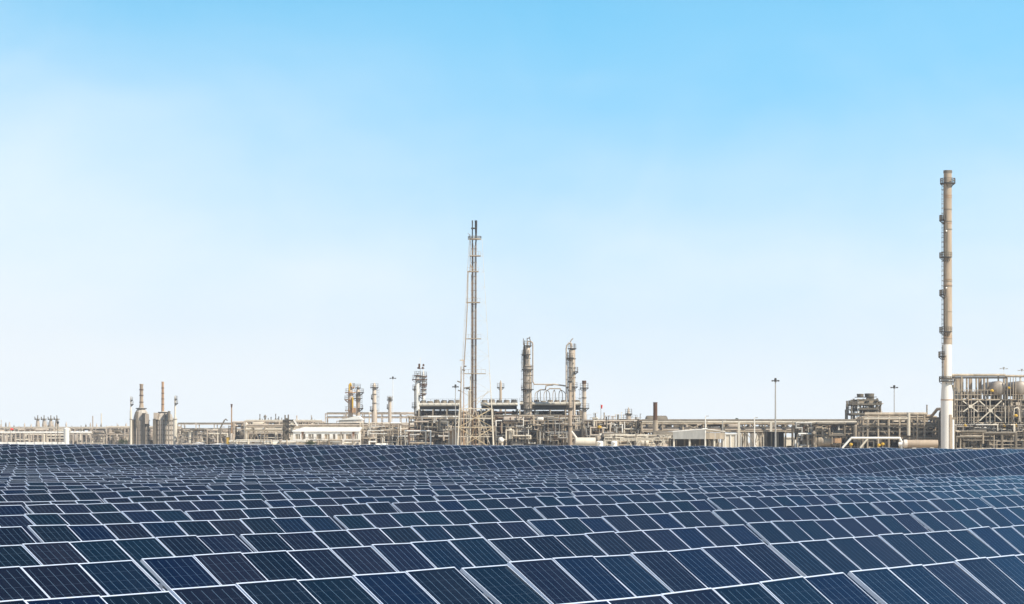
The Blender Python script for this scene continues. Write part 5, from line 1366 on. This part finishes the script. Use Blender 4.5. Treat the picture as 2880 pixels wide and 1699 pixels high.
# ------------------------------------------------------------------ plants
for Y, x, y, rx, rz, name, lab, n, seed in ((950, 345, 1242, 17, 10, 'shrub', 'dark green bush left of the furnace towers', 420, 3),
                                      (570, 872, 1246, 16, 9, 'shrub', 'small green bush in front of the white gallery', 420, 4),
                                      (680, 2073, 1186, 13, 12, 'leafy_tree', 'dark tree top showing above the pipe bridge', 620, 5)):
    a = At(Y); X = a.X(x)
    t = thing(name, lab, 'tree' if name == 'leafy_tree' else 'bush', (X, Y, ZG))
    zc = a.Z(y)
    tr = MB().tube((X, Y, ZB), (X, Y, zc), a.m(1.6), a.m(0.7), 7)
    for i in range(5):
        d = Vector((rr.uniform(-1, 1) * a.m(rx) * 0.6, rr.uniform(-1, 1), a.m(rz) * rr.uniform(0.1, 0.7)))
        tr.tube((X, Y, zc - a.m(rz) * 0.5), (X + d.x, Y + d.y, zc + d.z * 0.8), a.m(0.6), a.m(0.2), 5)
    part('trunk', tr, 'bark', t)
    part('crown', tree_leaves((X, Y, zc), a.m(rx), a.m(rx) * 0.7, a.m(rz), n, a.m(2.0), seed), 'leaf', t)
# ------------------------------------------------------------------ dense process equipment behind the racks
def clutter(label, Y, x0, x1, ytop, n, depth, seed, drums=0.25, mats=('mid', 'mid', 'dark', 'beige', 'clad'), ybot=1262, big=1.0, up=0.0):
    """winding process pipes, drums and small decks filling the block behind a rack"""
    r = random.Random(seed); a = At(Y)
    t = thing('process_unit', label, 'process plant', (a.X((x0 + x1) / 2), Y, ZG))
    xa, xb, zt = a.X(x0), a.X(x1), a.Z(ytop)
    zl = max(ZB, a.Z(ybot))
    for i in range(n):
        x, y = r.uniform(xa, xb), Y + r.uniform(0, depth)
        z = zl + (zt - zl) * r.random() ** 0.8
        rad = r.choice((0.1, 0.14, 0.2, 0.28, 0.4)) * big
        pts = [(x, y, z)]
        ax = r.choice('xz')
        for k_ in range(r.randint(5, 9)):
            if ax == 'x': x = min(xb, max(xa, x + r.choice((-1, 1)) * r.uniform(1.5, 9) * big))
            elif ax == 'z': z = min(zt, max(zl, z + r.choice((-1, 1)) * r.uniform(1.2, 6) * big))
            else: y = min(Y + depth, max(Y, y + r.choice((-1, 1)) * r.uniform(1, 4)))
            if (Vector(pts[-1]) - Vector((x, y, z))).length > 0.6: pts.append((x, y, z))
            ax = {'x': r.choice('zzy'), 'z': r.choice('xxy'), 'y': r.choice('xz')}[ax]
        if len(pts) < 2: continue
        part('pipe', MB().path(pts, rad, 6), r.choice(mats), t, True)
    for i in range(int(n * drums)):
        x, y = r.uniform(xa, xb), Y + r.uniform(0, depth); rad = r.uniform(0.5, 1.25) * big
        z0 = zl if r.random() < 0.6 else zl + (zt - zl) * r.uniform(0.2, 0.6)
        if r.random() < 0.55:
            h = min(zt - z0, r.uniform(3, 8) * big)
            part('vessel', MB().lathe((x, y, 0), [(rad, z0), (rad, z0 + h * 0.85), (rad * 0.7, z0 + h * 0.95), (0.15, z0 + h)], 12), r.choice(mats), t, True)
        else:
            part('drum', MB().vessel((x, y, z0 + rad + 0.5), rad, r.uniform(3, 7) * big, 'x', 12), r.choice(mats), t, True)
    m = max(2, int((xb - xa) / 9))
    for i in range(m):
        x = xa + (xb - xa) * (i + r.uniform(0.1, 0.9)) / m; w_ = r.uniform(3, 7) * big; z = zl + (zt - zl) * r.uniform(0.25, 0.95)
        d_ = r.uniform(2, depth * 0.6); y = Y + r.uniform(0, depth * 0.4)
        mb = MB().box(x - w_ / 2, x + w_ / 2, y, y + d_, z - 0.15, z)
        for sx in (-1, 1):
            for yy in (y + 0.1, y + d_ - 0.1): mb.box(x + sx * (w_ / 2 - 0.15) - 0.13, x + sx * (w_ / 2 - 0.15) + 0.13, yy - 0.1, yy + 0.1, ZB, z - 0.15)
        for k_ in range(5): mb.beam((x - w_ / 2 + w_ * k_ / 4, y, z), (x - w_ / 2 + w_ * k_ / 4, y, z + 1.1), 0.07)
        mb.beam((x - w_ / 2, y, z + 1.1), (x + w_ / 2, y, z + 1.1), 0.07)
        part('service_deck', mb, r.choice(('mid', 'dark', 'beige')), t)
    if up:
        for i in range(int((xb - xa) * up)):
            x = r.uniform(xa, xb); y = Y + r.uniform(0, depth); h = r.uniform(0.5, 3.2) * big
            part('vent', MB().lathe((x, y, zt - 0.6), [(0.35, -1), (0.35, h * 0.5), (0.14, h * 0.6), (0.18, h)], 8), r.choice(('mid', 'clad', 'dark')), t, True)
    return t
HZ = ('clad', 'mid', 'clad', 'pale', 'mid')
clutter('crowded hazy plant behind the white pipeline at the left edge', 1195, -30, 372, 1206, 95, 18, 201, 0.35, HZ, big=1.6, up=0.22)
clutter('crowded plant between the feet of the two furnace towers', 1052, 300, 505, 1206, 40, 10, 202, 0.3, ('mid', 'dark', 'clad'), big=1.3)
clutter('crowded hazy plant right of the furnace towers behind the rack', 975, 498, 705, 1208, 60, 14, 203, 0.35, HZ, big=1.3)
clutter('crowded plant with many small vents left of the lattice tower', 876, 655, 905, 1188, 80, 14, 204, 0.3, ('mid', 'dark', 'clad', 'mid', 'pale'), big=1.2, up=0.4)
clutter('crowded plant under the yellow column pair and thin columns', 752, 900, 1185, 1192, 95, 14, 205, 0.25, ('mid', 'beige', 'clad', 'pale', 'dark'), big=1.05)
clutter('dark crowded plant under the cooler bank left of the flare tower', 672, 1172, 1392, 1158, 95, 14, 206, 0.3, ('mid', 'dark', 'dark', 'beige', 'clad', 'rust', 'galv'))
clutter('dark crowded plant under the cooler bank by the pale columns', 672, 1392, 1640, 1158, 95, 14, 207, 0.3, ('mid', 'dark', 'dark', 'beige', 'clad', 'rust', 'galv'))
clutter('crowded plant around the foot of the domed vessel', 603, 1640, 1815, 1190, 85, 12, 208, 0.25, ('mid', 'beige', 'clad', 'dark', 'mid'), up=0.5)
clutter('low pumps and pipes at the crest left of the open shed', 556, 1700, 1895, 1226, 50, 8, 209, 0.3, ('mid', 'beige', 'pale', 'dark'))
clutter('pipes and small drums crossing above the halls behind the pipe bridge', 602, 1800, 2300, 1189, 55, 8, 210, 0.1, ('mid', 'dark', 'clad'), ybot=1214)
clutter('crowded dark plant at the foot of the fan tower', 572, 2290, 2440, 1192, 55, 10, 211, 0.25, ('mid', 'dark', 'beige', 'mid'))
clutter('dark coolers and piping packed inside the fan tower', 592, 2396, 2476, 1126, 16, 6, 215, 0.2, ('mid', 'grey', 'clad', 'mid'), ybot=1168, big=0.55)
clutter('crowded dark plant inside the rack left of the chimney', 572, 2428, 2642, 1178, 95, 12, 212, 0.3, ('mid', 'dark', 'beige', 'mid'))
clutter('dark equipment crowded behind the open steel structure at right', 563, 2684, 2900, 1128, 120, 14, 213, 0.35, ('mid', 'dark', 'dark', 'beige'), big=1.1)
clutter('small pipes and bases in front of the open steel structure', 541, 2690, 2890, 1214, 26, 3, 214, 0.1, ('beige', 'mid', 'dark', 'mid'), big=0.8)
clutter('fine pipework and ladders in front of the frame by the pale columns', 650, 1395, 1640, 1170, 70, 4, 221, 0.05, ('pale', 'beige', 'clad', 'mid', 'white', 'rust', 'galv', 'dark'), big=0.55)
clutter('fine pipework in front of the dark frame left of the flare tower', 650, 1150, 1290, 1172, 45, 4, 222, 0.05, ('pale', 'beige', 'clad', 'mid', 'white', 'rust', 'galv', 'dark'), big=0.55)
clutter('fine pipework on the racks around the domed vessel', 586, 1648, 1830, 1184, 70, 4, 223, 0.05, ('pale', 'white', 'clad', 'rust', 'dark', 'galv'), big=0.5, up=0.6)
clutter('fine pipework between the trestles left of the white pipe loop', 574, 2240, 2430, 1190, 45, 4, 224, 0.05, ('pale', 'beige', 'clad', 'mid', 'white', 'rust', 'galv', 'dark'), big=0.55)
clutter('low pipes and cable trays before the long low white building', 586, 648, 960, 1238, 26, 2, 225, 0.1, ('pale', 'clad', 'beige', 'grey'), big=0.6)
clutter('fine grey pipework in front of the open steel structure at right', 542.5, 2688, 2886, 1195, 60, 1.5, 226, 0.05, ('grey', 'galv', 'pale', 'mid', 'dark', 'dark'), big=0.5)
clutter('thin pale pipework in front of the thin columns', 738, 1012, 1150, 1190, 45, 3, 227, 0.05, ('pale', 'beige', 'clad', 'white'), big=0.6)
clutter('low pale pipes and valves before the white gallery', 596, 826, 1010, 1240, 22, 2, 228, 0.15, ('pale', 'clad', 'beige', 'grey'), big=0.6)
clutter('grey pipework filling the bays of the far left rack', 1168, -20, 370, 1222, 70, 3, 229, 0.1, ('grey', 'mid', 'clad', 'pale'), big=1.0)
clutter('grey pipework in front of the rack right of the furnace towers', 958, 500, 660, 1208, 45, 2, 230, 0.1, ('grey', 'mid', 'clad', 'pale'), big=0.8)
#HAZE
hm = bpy.data.materials.new('thin_summer_haze'); hm.use_nodes = True
ht = hm.node_tree; ht.nodes.clear()
hv = ht.nodes.new('ShaderNodeVolumePrincipled')
hv.inputs['Color'].default_value = (0.87, 0.93, 1.0, 1)
hv.inputs['Density'].default_value = HAZE_DENSITY
hv.inputs['Anisotropy'].default_value = 0.2
ho = ht.nodes.new('ShaderNodeOutputMaterial')
ht.links.new(hv.outputs[0], ho.inputs['Volume'])
M['haze'] = hm
hz_ = MB().box(-1600, 1600, -260, 1620, ZG - 2.0, 75).build('haze', 'haze')
hz_['kind'] = 'stuff'
